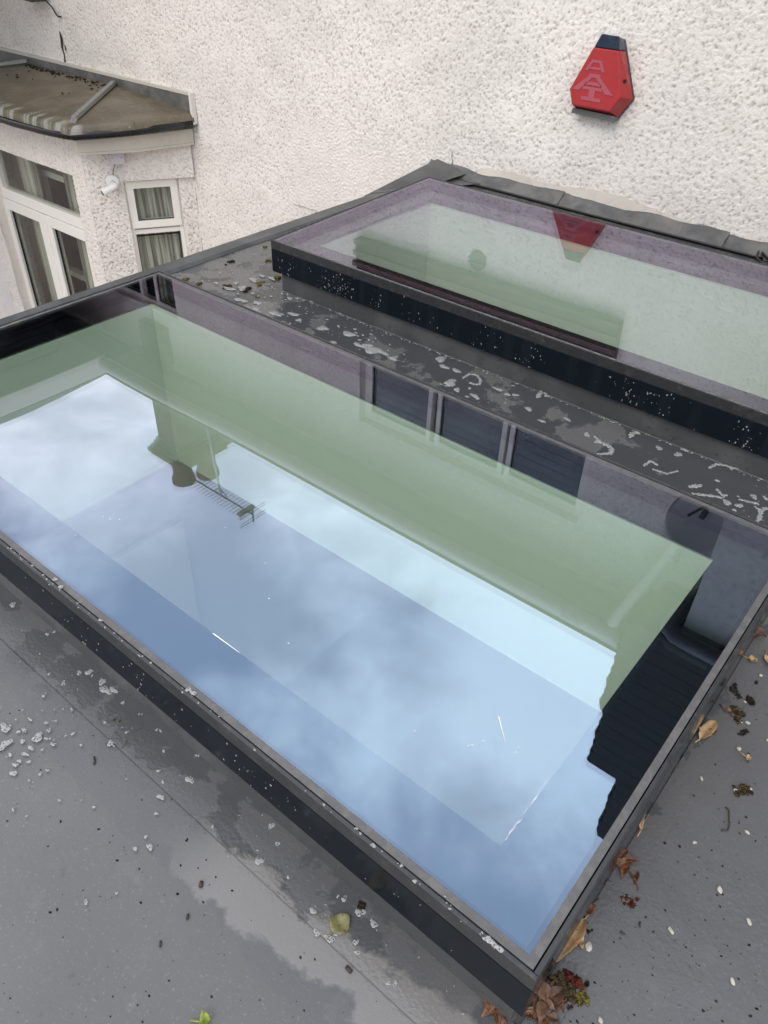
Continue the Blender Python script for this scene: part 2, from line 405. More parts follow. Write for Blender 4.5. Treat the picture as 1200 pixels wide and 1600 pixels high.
MT = {}
for k, f in dict(render=m_render, white=m_paint((.70, .67, .62)), upvc=m_paint((.86, .83, .76), .4, .03, scale=3, bs=0.0), hiplead=m_paint((.21, .21, .19), .5, .5, (.12, .12, .10), 25), cream=m_paint((.55, .51, .43), .5, .35),
                 glass=m_glass((.936, .970, .938, 1), .225, (.55, .72, 1.0), (.83, .77, .98)), glass2=m_glass((.930, .970, .935, 1), .09, (.55, .735, 1.0), (.83, .77, .98)), frit=m_frit, roof=m_roof, upstand=m_upstand, black=m_black, trim=m_trim,
                 lead=m_lead, bayroof=m_bayroof, brick=m_brick, tiles=m_tiles, foam=m_foam, curtain=m_curtain, winglass=m_winglass, patio=m_patio,
                 plaster=m_paint((.80, .80, .76), .75, .05), dark=m_plain((.02, .018, .016), .7, .2), pvcblack=m_paint((.007, .009, .012), .25, .1, (.05, .05, .045)),
                 soffit=m_paint((.13, .125, .115), .5, .2), rubber=m_plain((.006, .006, .007), .4), floor=m_paint((.66, .64, .62), .5, .15, (.5, .5, .49), 2),  # soffit: the shade under the eaves is put into its dark colour
                 mortar=m_paint((.68, .62, .54), .8, .5, (.42, .38, .32), 20), maroon=m_plain((.040, .008, .012), .55), shaded_render=m_paint((.40, .39, .37), .85, .6, (.22, .21, .20), 30), wgutter=m_paint((.10, .10, .11), .5, .2), slat=m_paint((.085, .095, .13), .5, .2), lip=m_paint((.030, .030, .031), .28, .5, (.10, .085, .07), 40), apron=m_paint((.075, .018, .018), .4, .2), wood=m_paint((.10, .055, .03), .5, .3),  # wing render is a darker copy with its shade put into the colour
                 red=m_paint((.40, .026, .030), .45, .30, (.26, .03, .03), 25), redpale=m_paint((.40, .085, .11), .55, .3, (.45, .12, .14), 60), lens=m_paint((.012, .026, .05), .25, .2, (.05, .07, .1), 30),
                 greybox=m_paint((.52, .48, .50), .5, .15), camwhite=m_paint((.80, .79, .75), .3, .1), metal=m_plain((.33, .34, .35), .35, .5, .8), darkgrey=m_paint((.05, .05, .055), .5, .3, (.12, .12, .12)),
                 tan=m_leaf((.46, .31, .16), (.33, .20, .10)), brown=m_leaf((.165, .085, .048), (.08, .04, .025)), rust=m_leaf((.19, .085, .04), (.09, .038, .02)), olive=m_leaf((.22, .20, .08), (.14, .13, .06)),
                 green=m_leaf((.16, .22, .03), (.30, .30, .05)), moss=m_moss((.018, .013, .008), (.085, .06, .025)), mossb=m_moss((.008, .007, .006), (.035, .025, .018)), mossr=m_moss((.03, .006, .004), (.11, .025, .012)), mossy=m_moss((.05, .045, .012), (.20, .15, .03)),
                 stone=m_paint((.44, .41, .34), .6, .5, (.30, .27, .22), 90), twig=m_plain((.045, .03, .022), .7), streak=m_plain((.75, .76, .78), .4), pot=m_paint((.12, .055, .035), .8, .4, (.05, .04, .03)), dishg=m_paint((.62, .62, .63), .5, .2)).items():
    MT[k] = material(k, f)

# ================================================================== THE SETTING
g = MB(); R = 60
g.add([(-R, -R, -4.0), (R, -R, -4.0), (R, R, -4.0), (-R, R, -4.0)], [(0, 1, 2, 3)])
tag(obj('ground', g, MT['patio'], fixn=False), kind='structure')

# ------------------------------------------------------------------ flat roof extension
RL, RR_, RF = -2.53, 3.2, -2.6                     # roof left edge, right edge, near edge
F1 = (-2.06, -.15, .50, 1.39)                      # light-well openings through the deck (x0,x1,y0,y1)
F2 = (-2.02, -.12, 2.00, 2.88)
ext = thing('flat_roof_extension', 'grey flat-roofed extension built against the rendered house wall', 'extension', (-.3, .5, -4.0))
dk = MB()
zt, zb = ROOF, ROOF - .10
for a in ((RL, F1[0], RF, WALL), (F1[0], F1[1], RF, F1[2]), (F1[0], F1[1], F1[3], F2[2]), (F1[0], F1[1], F2[3], WALL), (F1[1], RR_, RF, WALL)): pass
def sheet(mb, x0, x1, y0, y1, z): mb.add([(x0, y0, z), (x1, y0, z), (x1, y1, z), (x0, y1, z)], [(0, 1, 2, 3)])
def slab_with_wells(mb, z0, z1, wells, X0=RL, X1=RR_, Y0=RF, Y1=WALL):
    ys = [Y0] + [v for w_ in wells for v in w_[2:]] + [Y1]
    for i in range(len(ys) - 1):
        if i % 2 == 0: mb.box(X0, X1, ys[i], ys[i + 1], z0, z1)
        else:
            w_ = wells[i // 2]; mb.box(X0, w_[0], ys[i], ys[i + 1], z0, z1); mb.box(w_[1], X1, ys[i], ys[i + 1], z0, z1)
slab_with_wells(dk, zb, zt, (F1, F2))
obj('roof_deck', dk, MT['roof'], ext, fixn=False)
tr = MB()
tr.prism([(RL - .035, RF, zt - .09), (RL - .035, RF, zt + .004), (RL - .02, RF, zt + .012), (RL + .045, RF, zt + .012), (RL + .06, RF, zt + .002), (RL + .06, RF, zt - .09)], (0, WALL - RF - .03, 0))
obj('roof_edge_trim', tr, MT['upstand'], ext)
lp = MB()                                           # raised lap of the covering round the front kerb
for a in ((-2.30, -.03, .345, .43), (-.075, -.035, .43, 1.47)): sheet(lp, *a, ROOF + .004)
lp.box(-2.02, 3.2, 1.46, 1.93, ROOF + .0005, ROOF + .0032)
obj('roof_lap', lp, MT['roof'], ext, fixn=False)
ew = MB(); ew.box(RL, RL + .12, RF, WALL - .01, -4.0, zb - .001); ew.box(RR_ - .12, RR_, RF, WALL - .01, -4.0, zb - .001); ew.box(RL + .12, RL + .7, RF, RF + .12, -4.0, zb - .001); ew.box(RR_ - .7, RR_ - .12, RF, RF + .12, -4.0, zb - .001); ew.box(RL + .7, RR_ - .7, RF, RF + .12, zb - .12, zb - .001)  # unseen front left open, a gap added to let daylight into the room
obj('wall', ew, MT['render'], ext)
it = MB()                                           # room under the roof: ceiling with two wells, lining and floor
IX0, IX1, IY0, IY1 = RL + .13, 3.05, RF + .14, WALL - .03
CZ = -1.635
W1 = (-2.012, -.202, .548, 1.338); W2 = (-1.972, -.182, 2.055, 2.75)
slab_with_wells(it, CZ, CZ + .02, (W1, W2), IX0, IX1, IY0, IY1)
obj('ceiling', it, MT['plaster'], ext, fixn=False)
for wl_, zt_ in ((W1, -1.040), (W2, -1.036)):
    q = MB(); x0, x1, y0, y1 = wl_; e = .02
    q.box(x0 - e, x0, y0 - e, y1 + e, CZ + .021, zt_); q.box(x1, x1 + e, y0 - e, y1 + e, CZ + .021, zt_)
    q.box(x0, x1, y0 - e, y0, CZ + .021, zt_); q.box(x0, x1, y1, y1 + e, CZ + .021, zt_)
    obj('light_well', q, MT['plaster'], ext)
q = MB(); q.box(IX0 - .005, IX0, IY0, IY1, -3.95, CZ); q.box(IX1, IX1 + .005, IY0, IY1, -3.95, CZ); q.box(IX0, RL + .7, IY0 - .005, IY0, -3.95, CZ); q.box(RR_ - .7, IX1, IY0 - .005, IY0, -3.95, CZ); q.box(IX0, IX1, IY1, IY1 + .005, -3.95, CZ)  # lining broken at the front for the added daylight gap
obj('interior_wall', q, MT['plaster'], ext)
q = MB(); q.box(IX0, IX1, IY0, IY1, -3.97, -3.95); obj('interior_floor', q, MT['floor'], ext)
q = MB(); q.box(IX0 + .002, IX0 + .035, -.6, 1.55, -3.94, -2.24); obj('pale_panel', q, MT['upvc'], ext, .004)  # pale panel painted in for the brightness of a daylit opening

# kerbs under the rooflights
def kerb(x0, x1, y0, y1, th, z1a, z1b=None):
    z1b = z1a if z1b is None else z1b
    q = MB(); z0 = ROOF - .0
    def wl(a, b, c, d_):
        zc = lambda y: z1a + (z1b - z1a) * (y - y0) / (y1 - y0)
        q.add([(a, c, z0), (b, c, z0), (b, d_, z0), (a, d_, z0), (a, c, zc(c)), (b, c, zc(c)), (b, d_, zc(d_)), (a, d_, zc(d_))],
              [(0, 3, 2, 1), (4, 5, 6, 7), (0, 1, 5, 4), (1, 2, 6, 5), (2, 3, 7, 6), (3, 0, 4, 7)])
    wl(x0, x1, y0, y0 + th, ); wl(x0, x1, y1 - th, y1); wl(x0, x0 + th, y0 + th, y1 - th); wl(x1 - th, x1, y0 + th, y1 - th)
    # welted bead where the covering turns up
    for a, b in (((x0, y0), (x1, y0)), ((x1, y0), (x1, y1)), ((x1, y1), (x0, y1)), ((x0, y1), (x0, y0))):
        A = Vector((a[0], a[1], z0)); B = Vector((b[0], b[1], z0)); n_ = int((B - A).length / .03)
        q.tube([A.lerp(B, i / n_) + Vector((0, 0, random.uniform(-.0006, .0008))) for i in range(n_ + 1)], .0035, 6)
    return q
obj('kerb', kerb(-2.105, -.088, .427, 1.455, .045, GL - .040), MT['upstand'], ext)
obj('kerb', kerb(-2.045, .0, 1.937, 2.845, .045, GL - .040, GL - .010), MT['upstand'], ext)

# lead flashing, dressed fillet and mortar along the foot of the house wall
fl = MB(); xs = np.linspace(-2.62, -.51, 90); prof = []
for i, x in enumerate(xs):
    wv = .006 * math.sin(x * 9) + .004 * math.sin(x * 23 + 1) + random.uniform(-.0015, .0015)
    prof.append([Vector((x, WALL - .085, ROOF + .004)), Vector((x, WALL - .062, ROOF + .014 + wv * .3)), Vector((x, WALL - .018, ROOF + .044 + wv)), Vector((x, WALL - .012 + wv * .3, ROOF + .052 + wv)), Vector((x, WALL + .01, ROOF + .054 + wv))])
fl.add([p for r in prof for p in r], [(i * 5 + k, (i + 1) * 5 + k, (i + 1) * 5 + k + 1, i * 5 + k + 1) for i in range(len(xs) - 1) for k in range(4)])
flo = obj('lead_flashing', fl, MT['lead'], ext, smooth=True, fixn=False)
sm = MB()
for x in (-1.08, -1.9):
    sm = MB(); sm.prism([(x, WALL - .087, ROOF + .006), (x, WALL - .064, ROOF + .018), (x, WALL - .020, ROOF + .048), (x, WALL - .010, ROOF + .060), (x + .10, WALL - .010, ROOF + .082), (x + .10, WALL - .020, ROOF + .068), (x + .10, WALL - .064, ROOF + .021), (x + .10, WALL - .087, ROOF + .009)][:4], (.10, 0, .0)); obj('flashing_joint', sm, MT['lead'], ext)

fe = MB(); fe.prism([(RL - .03, 3.05, ROOF + .012), (RL + .30, WALL - .01, ROOF + .012), (RL - .03, WALL - .01, ROOF + .012)], (0, 0, .002))
fe.add([(RL - .04, 3.02, ROOF + .006), (RL + .10, 3.25, ROOF + .012), (RL + .16, WALL - .02, ROOF + .035), (RL - .04, WALL - .02, ROOF + .070)], [(0, 1, 2, 3)])
fe.add([(RL - .04, 3.02, ROOF - .09), (RL - .04, 3.02, ROOF + .006), (RL - .04, WALL - .02, ROOF + .070), (RL - .04, WALL - .02, ROOF - .09)], [(0, 1, 2, 3)])
obj('corner_fillet', fe, MT['upstand'], ext, fixn=False)

# ------------------------------------------------------------------ the rendered house
house = thing('rendered_house', 'white rough-cast rendered house with canted bay, gutter and brick chimney', 'house', (-3.5, 4.0, -4.0))
WU = (-3.12, -1.36, .06, 1.0)                     # upstairs window over the roof
WV = (-7.0, -5.13, -.25, .87)                      # upstairs window over the bay
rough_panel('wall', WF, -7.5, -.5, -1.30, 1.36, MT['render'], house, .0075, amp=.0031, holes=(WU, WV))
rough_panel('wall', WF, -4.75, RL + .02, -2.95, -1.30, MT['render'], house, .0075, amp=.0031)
q = MB(); q.box(-12, 3.2, WALL + .16, WALL + .30, -4.0, 1.4); q.box(-12, -7.5, WALL, WALL + .15, -4.0, 1.36); q.box(-.5, 3.2, WALL, WALL + .15, -4.0, 1.36)
q.box(-7.5, RL, WALL + .01, WALL + .15, -4.0, -2.95); obj('wall_core', q, MT['render'], house)
def reveal(mb, F, u0, u1, v0, v1, dep, t_=.02):
    mb.fbox(F, u0 - t_, u0, v0, v1, -dep, -.004); mb.fbox(F, u1, u1 + t_, v0, v1, -dep, -.004)
    mb.fbox(F, u0 - t_, u1 + t_, v1, v1 + t_, -dep, -.004); mb.fbox(F, u0 - t_, u1 + t_, v0 - t_, v0, -dep, -.004)
for wv_ in (WU, WV):
    q = MB(); reveal(q, WF, *wv_, .15); obj('window_reveal', q, MT['render'], house)
# finer patch of render and smooth mortar repair over the flashing
def patch_keep(U_, V_):
    e = .05 * np.sin(U_ * 7) + .03 * np.sin(U_ * 19 + 1) + .012 * np.sin(V_ * 60)
    return (V_ < -1.06 + e * .5 - (U_ + 3.1) * .02) & (U_ > -3.72 + .04 * np.sin(V_ * 30)) & (V_ > -1.6) & (U_ < -2.50 + e * .4)
rough_panel('render_patch', WF, -3.8, -2.4, -1.6, -.95, MT['render'], house, .007, amp=.0028, low=.003, off=.0085, fine=True, keep=patch_keep)
mk = lambda U_, V_: (V_ < -1.108 + .010 * np.sin(U_ * 11) + .012 * np.sin(U_ * 4.1 + 2) - .03 * np.clip((U_ + 1.25) / .2, 0, 1)) & (V_ > -1.2)
rough_panel('mortar_fillet', WF, -2.32, -1.0, -1.2, -1.02, MT['mortar'], house, .007, amp=.0006, low=.006, off=.011, keep=mk)

def window(F, u0, u1, v0, v1, panes, parent, depth=-.06, ft=.055, mat='upvc', glass='winglass', name='window', sill=True, curtain='curtain', back=.12, sillmat='upvc'):
    """frame > panes (u0,u1,v0,v1) ; dark room and curtain behind"""
    fr = MB(); fr.ring(F, u0, u1, v0, v1, ft * .7, depth - .05, depth + .008)
    for (a, b, c, e, op) in panes:
        if op: fr.ring(F, a - ft, b + ft, c - ft, e + ft, ft, depth - .045, depth + .022)
        else: fr.ring(F, a - ft * .45, b + ft * .45, c - ft * .45, e + ft * .45, ft * .45, depth - .045, depth + .006)
    w_ = obj(name, fr, MT[mat], parent, .003)
    for (a, b, c, e, op) in panes:
        g_ = MB(); g_.fbox(F, a, b, c, e, depth - .022, depth - .018); obj('pane', g_, MT[glass], w_)
        gk = MB(); gk.ring(F, a - .001, b + .001, c - .001, e + .001, .006, depth - .018, depth - .008); obj('gasket', gk, MT['rubber'], w_)
    if sill:
        s_ = MB(); s_.fbox(F, u0 - .05, u1 + .05, v0 - .035, v0 + .0, depth - .03, .055); s_.fbox(F, u0 - .04, u1 + .04, v0 - .05, v0 - .035, depth - .03, .045); obj('sill', s_, MT[sillmat], w_, .004)
    return w_
def drape(F, u0, u1, v0, v1, w_, mat, parent, folds=60, amp=.018, lean=0.):
    q = MB(); n_ = int((u1 - u0) * 110) + 2; rr = random.Random(int(u0 * 1000)); ph = rr.uniform(0, 6)
    top, bot = [], []
    for i in range(n_):
        u = u0 + (u1 - u0) * i / (n_ - 1); k = amp * (math.sin(u * folds + ph) + .5 * math.sin(u * folds * 2.3 + 1))
        top.append(F.p(u, v1, w_ + k)); bot.append(F.p(u + lean + .012 * math.sin(u * 31), v0, w_ + k * 1.3))
    q.add(top + bot, [(i, i + 1, n_ + i + 1, n_ + i) for i in range(n_ - 1)])
    return obj('curtain', q, MT[mat], parent, smooth=True, fixn=False)
def room_box(F, u0, u1, v0, v1, w0, w1, parent):
    q = MB(); q.fbox(F, u0, u1, v0, v1, w0, w0 + .01)
    return obj('room_backing', q, MT['dark'], parent)

up = [(-3.06, -2.57, .14, .93, 0), (-2.46, -1.99, .14, .93, 0), (-1.90, -1.42, .14, .93, 0)]
wa = window(WF, *WU, up, house, -.07, .075, sill=False)
q = MB(); q.fbox(WF, -3.17, -1.38, -.185, .058, -.02, .05)
for k, (z_, w_) in enumerate(((.045, .105), (-.02, .075), (-.09, .066), (-.16, .058))): q.fbox(WF, -3.19 + k * .004, -1.365 - k * .004, z_ - .022, z_ + .012, .051, w_)
obj('sill_apron', q, MT['apron'], wa, .003)
for (a_, b_, c_, e_, op_) in up:
    q = MB(); z_ = c_ - .03
    while z_ < e_: q.fbox(WF, a_ - .01, b_ + .01, z_, z_ + .055 + random.uniform(-.006, .002), -.120 - random.uniform(0, .004), -.112); z_ += .062
    q.fbox(WF, a_ - .02, b_ + .02, c_ - .05, e_ + .03, -.135, -.128); obj('blind', q, MT['slat'], wa)
vp = [(-6.93, -6.36, -.19, .81, 0), (-6.28, -5.67, -.19, .81, 0), (-5.42, -5.19, -.19, .81, 0)]
wb = window(WF, *WV, vp, house, -.05, .075)
q = MB(); q.fbox(WF, WV[0] + .02, WV[1] - .02, WV[2] + .02, WV[3] - .02, -.147, -.143); obj('room_backing', q, MT['dark'], wb)
drape(WF, -5.43, -5.15, WV[2] + .03, WV[3] - .03, -.105, 'curtain', wb, 70, .012)

# soffit, fascia, gutter and roof slope over the wall
EX0, EX1 = -5.8, -.777
q = MB(); q.box(EX0, EX1, 3.33, WALL + .1, 1.36, 1.375); q.box(-.777, 3.2, 3.33, WALL + .1, 1.36, 1.375); obj('soffit', q, MT['soffit'], house)  # boards coloured dark to paint in the eave shade
q = MB(); q.box(-7.5, -.5, WALL - .03, WALL + .02, 1.33, 1.3595); obj('wall_moulding', q, MT['white'], house, .006)
q = MB(); q.box(EX0, EX1, 3.31, 3.33, 1.33, 1.47); obj('fascia_board', q, MT['white'], house)
q = MB(); q.tube([(EX0, 3.27, 1.36), (-3.2, 3.27, 1.345), (-1.1, 3.27, 1.335), (EX1, 3.27, 1.335)], .052, 10); q.tube([(-1.16, 3.27, 1.337), (-1.04, 3.27, 1.336)], .060, 10); obj('gutter', q, MT['greybox'], house, smooth=True)
q = MB(); q.prism([(-9.5, 3.29, 1.48), (-9.5, 7.2, 4.2), (-9.5, 11.0, 1.48)], (12.7, 0, 0)); obj('roof', q, MT['tiles'], house)
ch = MB(); CXB = (-5.60, -5.28, 3.56, 4.02); ch.box(*CXB, 1.0, 2.20)
chim = obj('chimney', ch, MT['brick'], house)
q = MB(); 
for k, e in enumerate((.02, .04, .062, .09)): q.box(CXB[0] - e, CXB[1] + e, CXB[2] - e, CXB[3] + e, 2.20 + k * .04, 2.2395 + k * .04)
q.box(CXB[0] - .10, CXB[1] + .06, CXB[2] - .05, CXB[3] + .05, 2.38, 2.42); obj('chimney_cap', q, MT['brick'], chim)
for px_, py_, zt_ in ((-5.46, 3.67, 2.72), (-5.41, 3.93, 2.76)):
    q = MB(); q.lathe((px_, py_, 2.40), [(.115, 0), (.10, .06), (.092, .20), (.105, zt_ - 2.46), (.118, zt_ - 2.45), (.118, zt_ - 2.40), (.085, zt_ - 2.40), (.08, .1)], 20)
    obj('chimney_pot', q, MT['pot'], chim, smooth=False)
q = MB(); q.tube([(-.745, WALL - .06, .55), (-.745, WALL - .06, .80), (-.76, WALL - .075, .86), (-.86, 3.34, 1.20), (-.875, 3.29, 1.26), (-.875, 3.29, 1.31)], .034, 10); obj('downpipe', q, MT['white'], house, smooth=True)
for zc_ in (.62, .86): 
    q = MB(); q.tube([(-.745, WALL - .06 - (zc_ > .7) * .01, zc_ - .02), (-.745, WALL - .06 - (zc_ > .7) * .01, zc_ + .02)], .041, 10); obj('pipe_collar', q, MT['white'], house, smooth=True)
q = MB(); q.lathe(WF.p(-2.29, -.262, .0), [(.055, 0), (.055, .012), (.045, .018), (.02, .02)], 20, axis=(0, -1, 0)); q.fbox(WF, -2.345, -2.235, -.257, -.247, .018, .024); q.fbox(WF, -2.345, -2.235, -.282, -.272, .018, .024); obj('wall_vent', q, MT['soffit'], house)

# ---- canted bay
A = Vector((-4.69, 3.64)); B = Vector((-5.07, 3.02)); Cc = Vector((-6.67, 3.02)); Dd = Vector((-7.10, 3.64))
FA = Fr((A.x, A.y, 0), U=((B - A).x, (B - A).y), N=(.853, -.523)); LA = (B - A).length     # right cheek: u runs from the wall outward
FB = Fr((0, 3.02, 0))                                                                   # front
FD = Fr((Dd.x, Dd.y, 0), U=((Cc - Dd).x, (Cc - Dd).y)); LD = (Cc - Dd).length
BT = -1.28
WC = (.110, .487, -3.2, -1.635)
DO = (-6.50, -5.235, -4.0, -1.615)
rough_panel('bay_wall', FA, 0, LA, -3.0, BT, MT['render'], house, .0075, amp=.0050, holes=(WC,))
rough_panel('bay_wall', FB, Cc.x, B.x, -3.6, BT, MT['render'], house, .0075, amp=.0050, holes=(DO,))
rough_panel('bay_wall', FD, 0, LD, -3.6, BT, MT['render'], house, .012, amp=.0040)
q = MB(); reveal(q, FA, WC[0], WC[1], -3.2, WC[3], .10); reveal(q, FB, DO[0], DO[1], -3.9, DO[3], .17); obj('bay_reveal', q, MT['render'], house)
rough_panel('lintel', FA, 0.0, .475, -1.628, -1.40, MT['render'], house, .008, amp=.004, off=.030, shift=.7)
q = MB(); q.fbox(FA, 0.0, .475, -1.632, -1.40, .001, .024); obj('lintel_body', q, MT['render'], house)
# small window in the cheek
pc = [(.168, .428, -1.925, -1.690, 1), (.150, .456, -2.95, -2.030, 0)]
fr = MB(); fr.ring(FA, WC[0], WC[1], -3.2, WC[3], .030, -.10, -.035); fr.fbox(FA, WC[0] + .03, WC[1] - .03, -2.018, -1.985, -.095, -.037)
fr.ring(FA, .122, .475, -1.972, -1.646, .050, -.085, -.020)
win = obj('casement_window', fr, MT['upvc'], house, .003)
for (a, b, c, e, op) in pc:
    g_ = MB(); g_.fbox(FA, a, b, c, e, -.060, -.056); obj('pane', g_, MT['winglass'], win)
    gk = MB(); gk.ring(FA, a - .001, b + .001, c - .001, e + .001, .006, -.056, -.038); obj('gasket', gk, MT['rubber'], win)
drape(FA, .14, .47, -3.0, -1.66, -.12, 'curtain', win, 85, .010, -.05)
room_box(FA, .08, .52, -3.1, -1.6, -.19, -.15, win)
# french doors and transom light
DF = Fr((0, 3.14, 0))
fr = MB(); fr.ring(DF, DO[0] - .03, DO[1] + .03, -3.95, DO[3] + .02, .055, -.03, .03); fr.fbox(DF, DO[0], DO[1], -2.045, -1.965, -.03, .035)
dr = obj('french_door', fr, MT['upvc'], house, .004)
lf = MB()
for a, b in ((-6.52, -5.92), (-5.90, -5.30)): lf.ring(DF, a, b, -3.93, -2.05, .080, -.02, .045)
lf.fbox(DF, -5.935, -5.885, -3.93, -2.05, .02, .052)
obj('door_leaf', lf, MT['upvc'], dr, .004)
for a, b in ((-6.44, -6.0), (-5.82, -5.38)):
    g_ = MB(); g_.fbox(DF, a, b, -3.85, -2.13, .008, .012); obj('pane', g_, MT['winglass'], dr)
    gk = MB(); gk.ring(DF, a - .001, b + .001, -3.851, -2.129, .010, .012, .024); obj('gasket', gk, MT['rubber'], dr)
g_ = MB(); g_.fbox(DF, -6.45, -5.32, -1.966, -1.655, .0, .004); obj('pane', g_, MT['winglass'], dr)
drape(DF, -6.36, -6.06, -3.8, -1.66, -.10, 'curtain', dr, 60, .02); drape(DF, -5.74, -5.34, -3.8, -1.66, -.10, 'curtain', dr, 66, .02)
hb = MB(); hb.ring(DF, -6.24, -5.28, -2.64, -1.80, .045, -.22, -.16); obj('far_window', hb, MT['upvc'], dr)
room_box(DF, -6.7, -5.2, -3.95, -1.6, -.40, -.39, dr)

# bay roof
ZG = -1.215
rp = [(-6.55, 3.615, -1.150), (-5.42, 3.615, -1.150), (-4.60, 3.615, -1.205), (-4.70, 3.20, ZG + .01), (-4.87, 2.865, ZG), (-5.9, 2.845, ZG - .004), (-6.93, 2.865, ZG), (-7.25, 3.2, ZG + .01), (-7.3, 3.615, -1.205)]
nb = MB()
ridgeL, ridgeR = rp[0], rp[1]
nb.add(rp, [(1, 4, 3, 2), (0, 5, 4, 1), (0, 6, 5), (0, 8, 7, 6)])
def rounded_edge(mb, pts, out=.028, drop=.052, seg=5):
    n_ = len(pts); rows = []
    for k in range(seg + 1):
        a_ = k / seg * math.pi / 2
        row = []
        for i, p in enumerate(pts):
            a2 = Vector(pts[max(i - 1, 0)]); b2 = Vector(pts[min(i + 1, n_ - 1)]); d_ = (b2 - a2); nn = Vector((d_.y, -d_.x, 0)).normalized()
            if nn.y > 0: nn = -nn
            row.append(Vector(p) + nn * out * math.sin(a_) + Vector((0, 0, -drop * (1 - math.cos(a_)))))
        rows.append(row)
    mb.add([p for r in rows for p in r], [(k * n_ + i, k * n_ + i + 1, (k + 1) * n_ + i + 1, (k + 1) * n_ + i) for k in range(seg) for i in range(n_ - 1)])
edge_pts = [(-7.3, 3.615, -1.205), (-7.25, 3.2, ZG + .01), (-6.93, 2.865, ZG), (-6.4, 2.85, ZG - .002), (-5.9, 2.845, ZG - .004), (-5.4, 2.85, ZG - .002), (-4.87, 2.865, ZG), (-4.70, 3.20, ZG + .01), (-4.60, 3.615, -1.205)]
rounded_edge(nb, edge_pts)
brf = obj('bay_roof', nb, MT['bayroof'], house, fixn=False)
for a, b in (((-5.42, 3.60, -1.142), (-4.93, 2.94, ZG + .012)), ((-6.55, 3.60, -1.142), (-6.90, 2.94, ZG + .012))):
    a = Vector(a); b = Vector(b); dn = (b - a).normalized(); sd_ = Vector((dn.y, -dn.x, 0)).normalized() * .022
    q = MB(); q.prism([a - sd_, a - sd_ * .7 + Vector((0, 0, .022)), a + sd_ * .7 + Vector((0, 0, .022)), a + sd_], b - a)
    e_ = b + dn * .05; q.prism([b - sd_ * 1.1 + Vector((0, 0, .002)), b + Vector((0, 0, .020)), b + sd_ * 1.1 + Vector((0, 0, .002))], (e_ - b) + Vector((0, 0, -.008)))
    obj('hip_roll', q, MT['hiplead'], brf, .003)
q = MB(); q.prism([(-7.3, WALL - .001, -1.105), (-4.615, WALL - .001, -1.105), (-4.60, WALL - .001, -1.205), (-5.42, WALL - .001, -1.165), (-6.55, WALL - .001, -1.165), (-7.3, WALL - .001, -1.205)], (0, -.022, 0)); obj('bay_flashing', q, MT['lead'], brf)
q = MB(); q.box(-7.3, -4.60, WALL - .026, WALL + .004, -1.104, -1.086); obj('sealant_strip', q, MT['cream'], brf)
q = MB(); q.box(-4.598, -4.578, WALL - .040, WALL - .002, -1.275, -1.082); obj('verge_board', q, MT['white'], brf, .003)
fp = [(-4.63, 3.63), (-4.745, 3.23), (-4.93, 2.925), (-6.86, 2.925), (-7.2, 3.3), (-7.28, 3.63)]
q = MB()
for (x0, y0), (x1, y1) in zip(fp[:-1], fp[1:]):
    d_ = Vector((x1 - x0, y1 - y0, 0)).normalized(); n_ = Vector((-d_.y, d_.x, 0)); 
    if n_.y < 0 and abs(d_.x) < .2: n_ = -n_
    inn = Vector((-6.0, 3.5, 0)) - Vector((x0, y0, 0)); n_ = n_ if n_.dot(inn) > 0 else -n_
    zb_ = -1.395 if y0 - y1 > .25 and x0 > -5 and y1 > 2.92 else -1.325
    q.prism([(x0, y0, zb_), (x1, y1, zb_), (x1, y1, -1.262), (x0, y0, -1.262)], n_ * .02)
    if zb_ < -1.35: q.prism([(x0, y0, -1.412), (x1, y1, -1.412), (x1, y1, -1.3965), (x0, y0, -1.3965)], n_ * .045 + Vector((0, 0, 0)))
obj('bay_fascia', q, MT['cream'], house)
q = MB(); q.add([(x, y, -1.3275) for x, y in fp], [tuple(range(6))]); obj('bay_soffit', q, MT['cream'], house, fixn=False)
gp = [(-4.60, 3.60, -1.268), (-4.66, 3.35, -1.268), (-4.72, 3.18, -1.270), (-4.80, 3.00, -1.272), (-4.875, 2.885, -1.274), (-4.95, 2.865, -1.276), (-5.2, 2.862, -1.290), (-5.55, 2.86, -1.300), (-5.9, 2.86, -1.300), (-6.6, 2.865, -1.290), (-6.95, 2.88, -1.28), (-7.25, 3.25, -1.27), (-7.33, 3.6, -1.27)]
q = MB(); q.tube(gp, .033, 12); gto = obj('bay_gutter', q, MT['pvcblack'], house, smooth=True)
for i in (1, 4, 7, 9):
    q = MB(); p0 = Vector(gp[i]); p1 = Vector(gp[i + 1]); dd_ = (p1 - p0).normalized(); q.tube([p0 - dd_ * .010, p0 + dd_ * .010], .032, 12); obj('gutter_bracket', q, MT['pvcblack'], gto, smooth=False)
q = MB(); rr = random.Random(3)
for i in range(150):
    x = rr.uniform(-6.5, -5.0); y = 3.585 - abs(rr.gauss(0, .035 if rr.random() < .8 else .2)); zz_ = -1.150 - (3.615 - y) * .087 + .003
    if x > -5.42 - (3.615 - y) * -.6: continue
    q.blob((x, y, zz_), rr.uniform(.003, .011), 1, (1.5, 1, .6), .4, i)
bm_ = obj('moss', q, MT['mossb'], brf, fixn=False); tag(bm_, 'black moss crumbs along the top of the bay roof', kind='stuff')
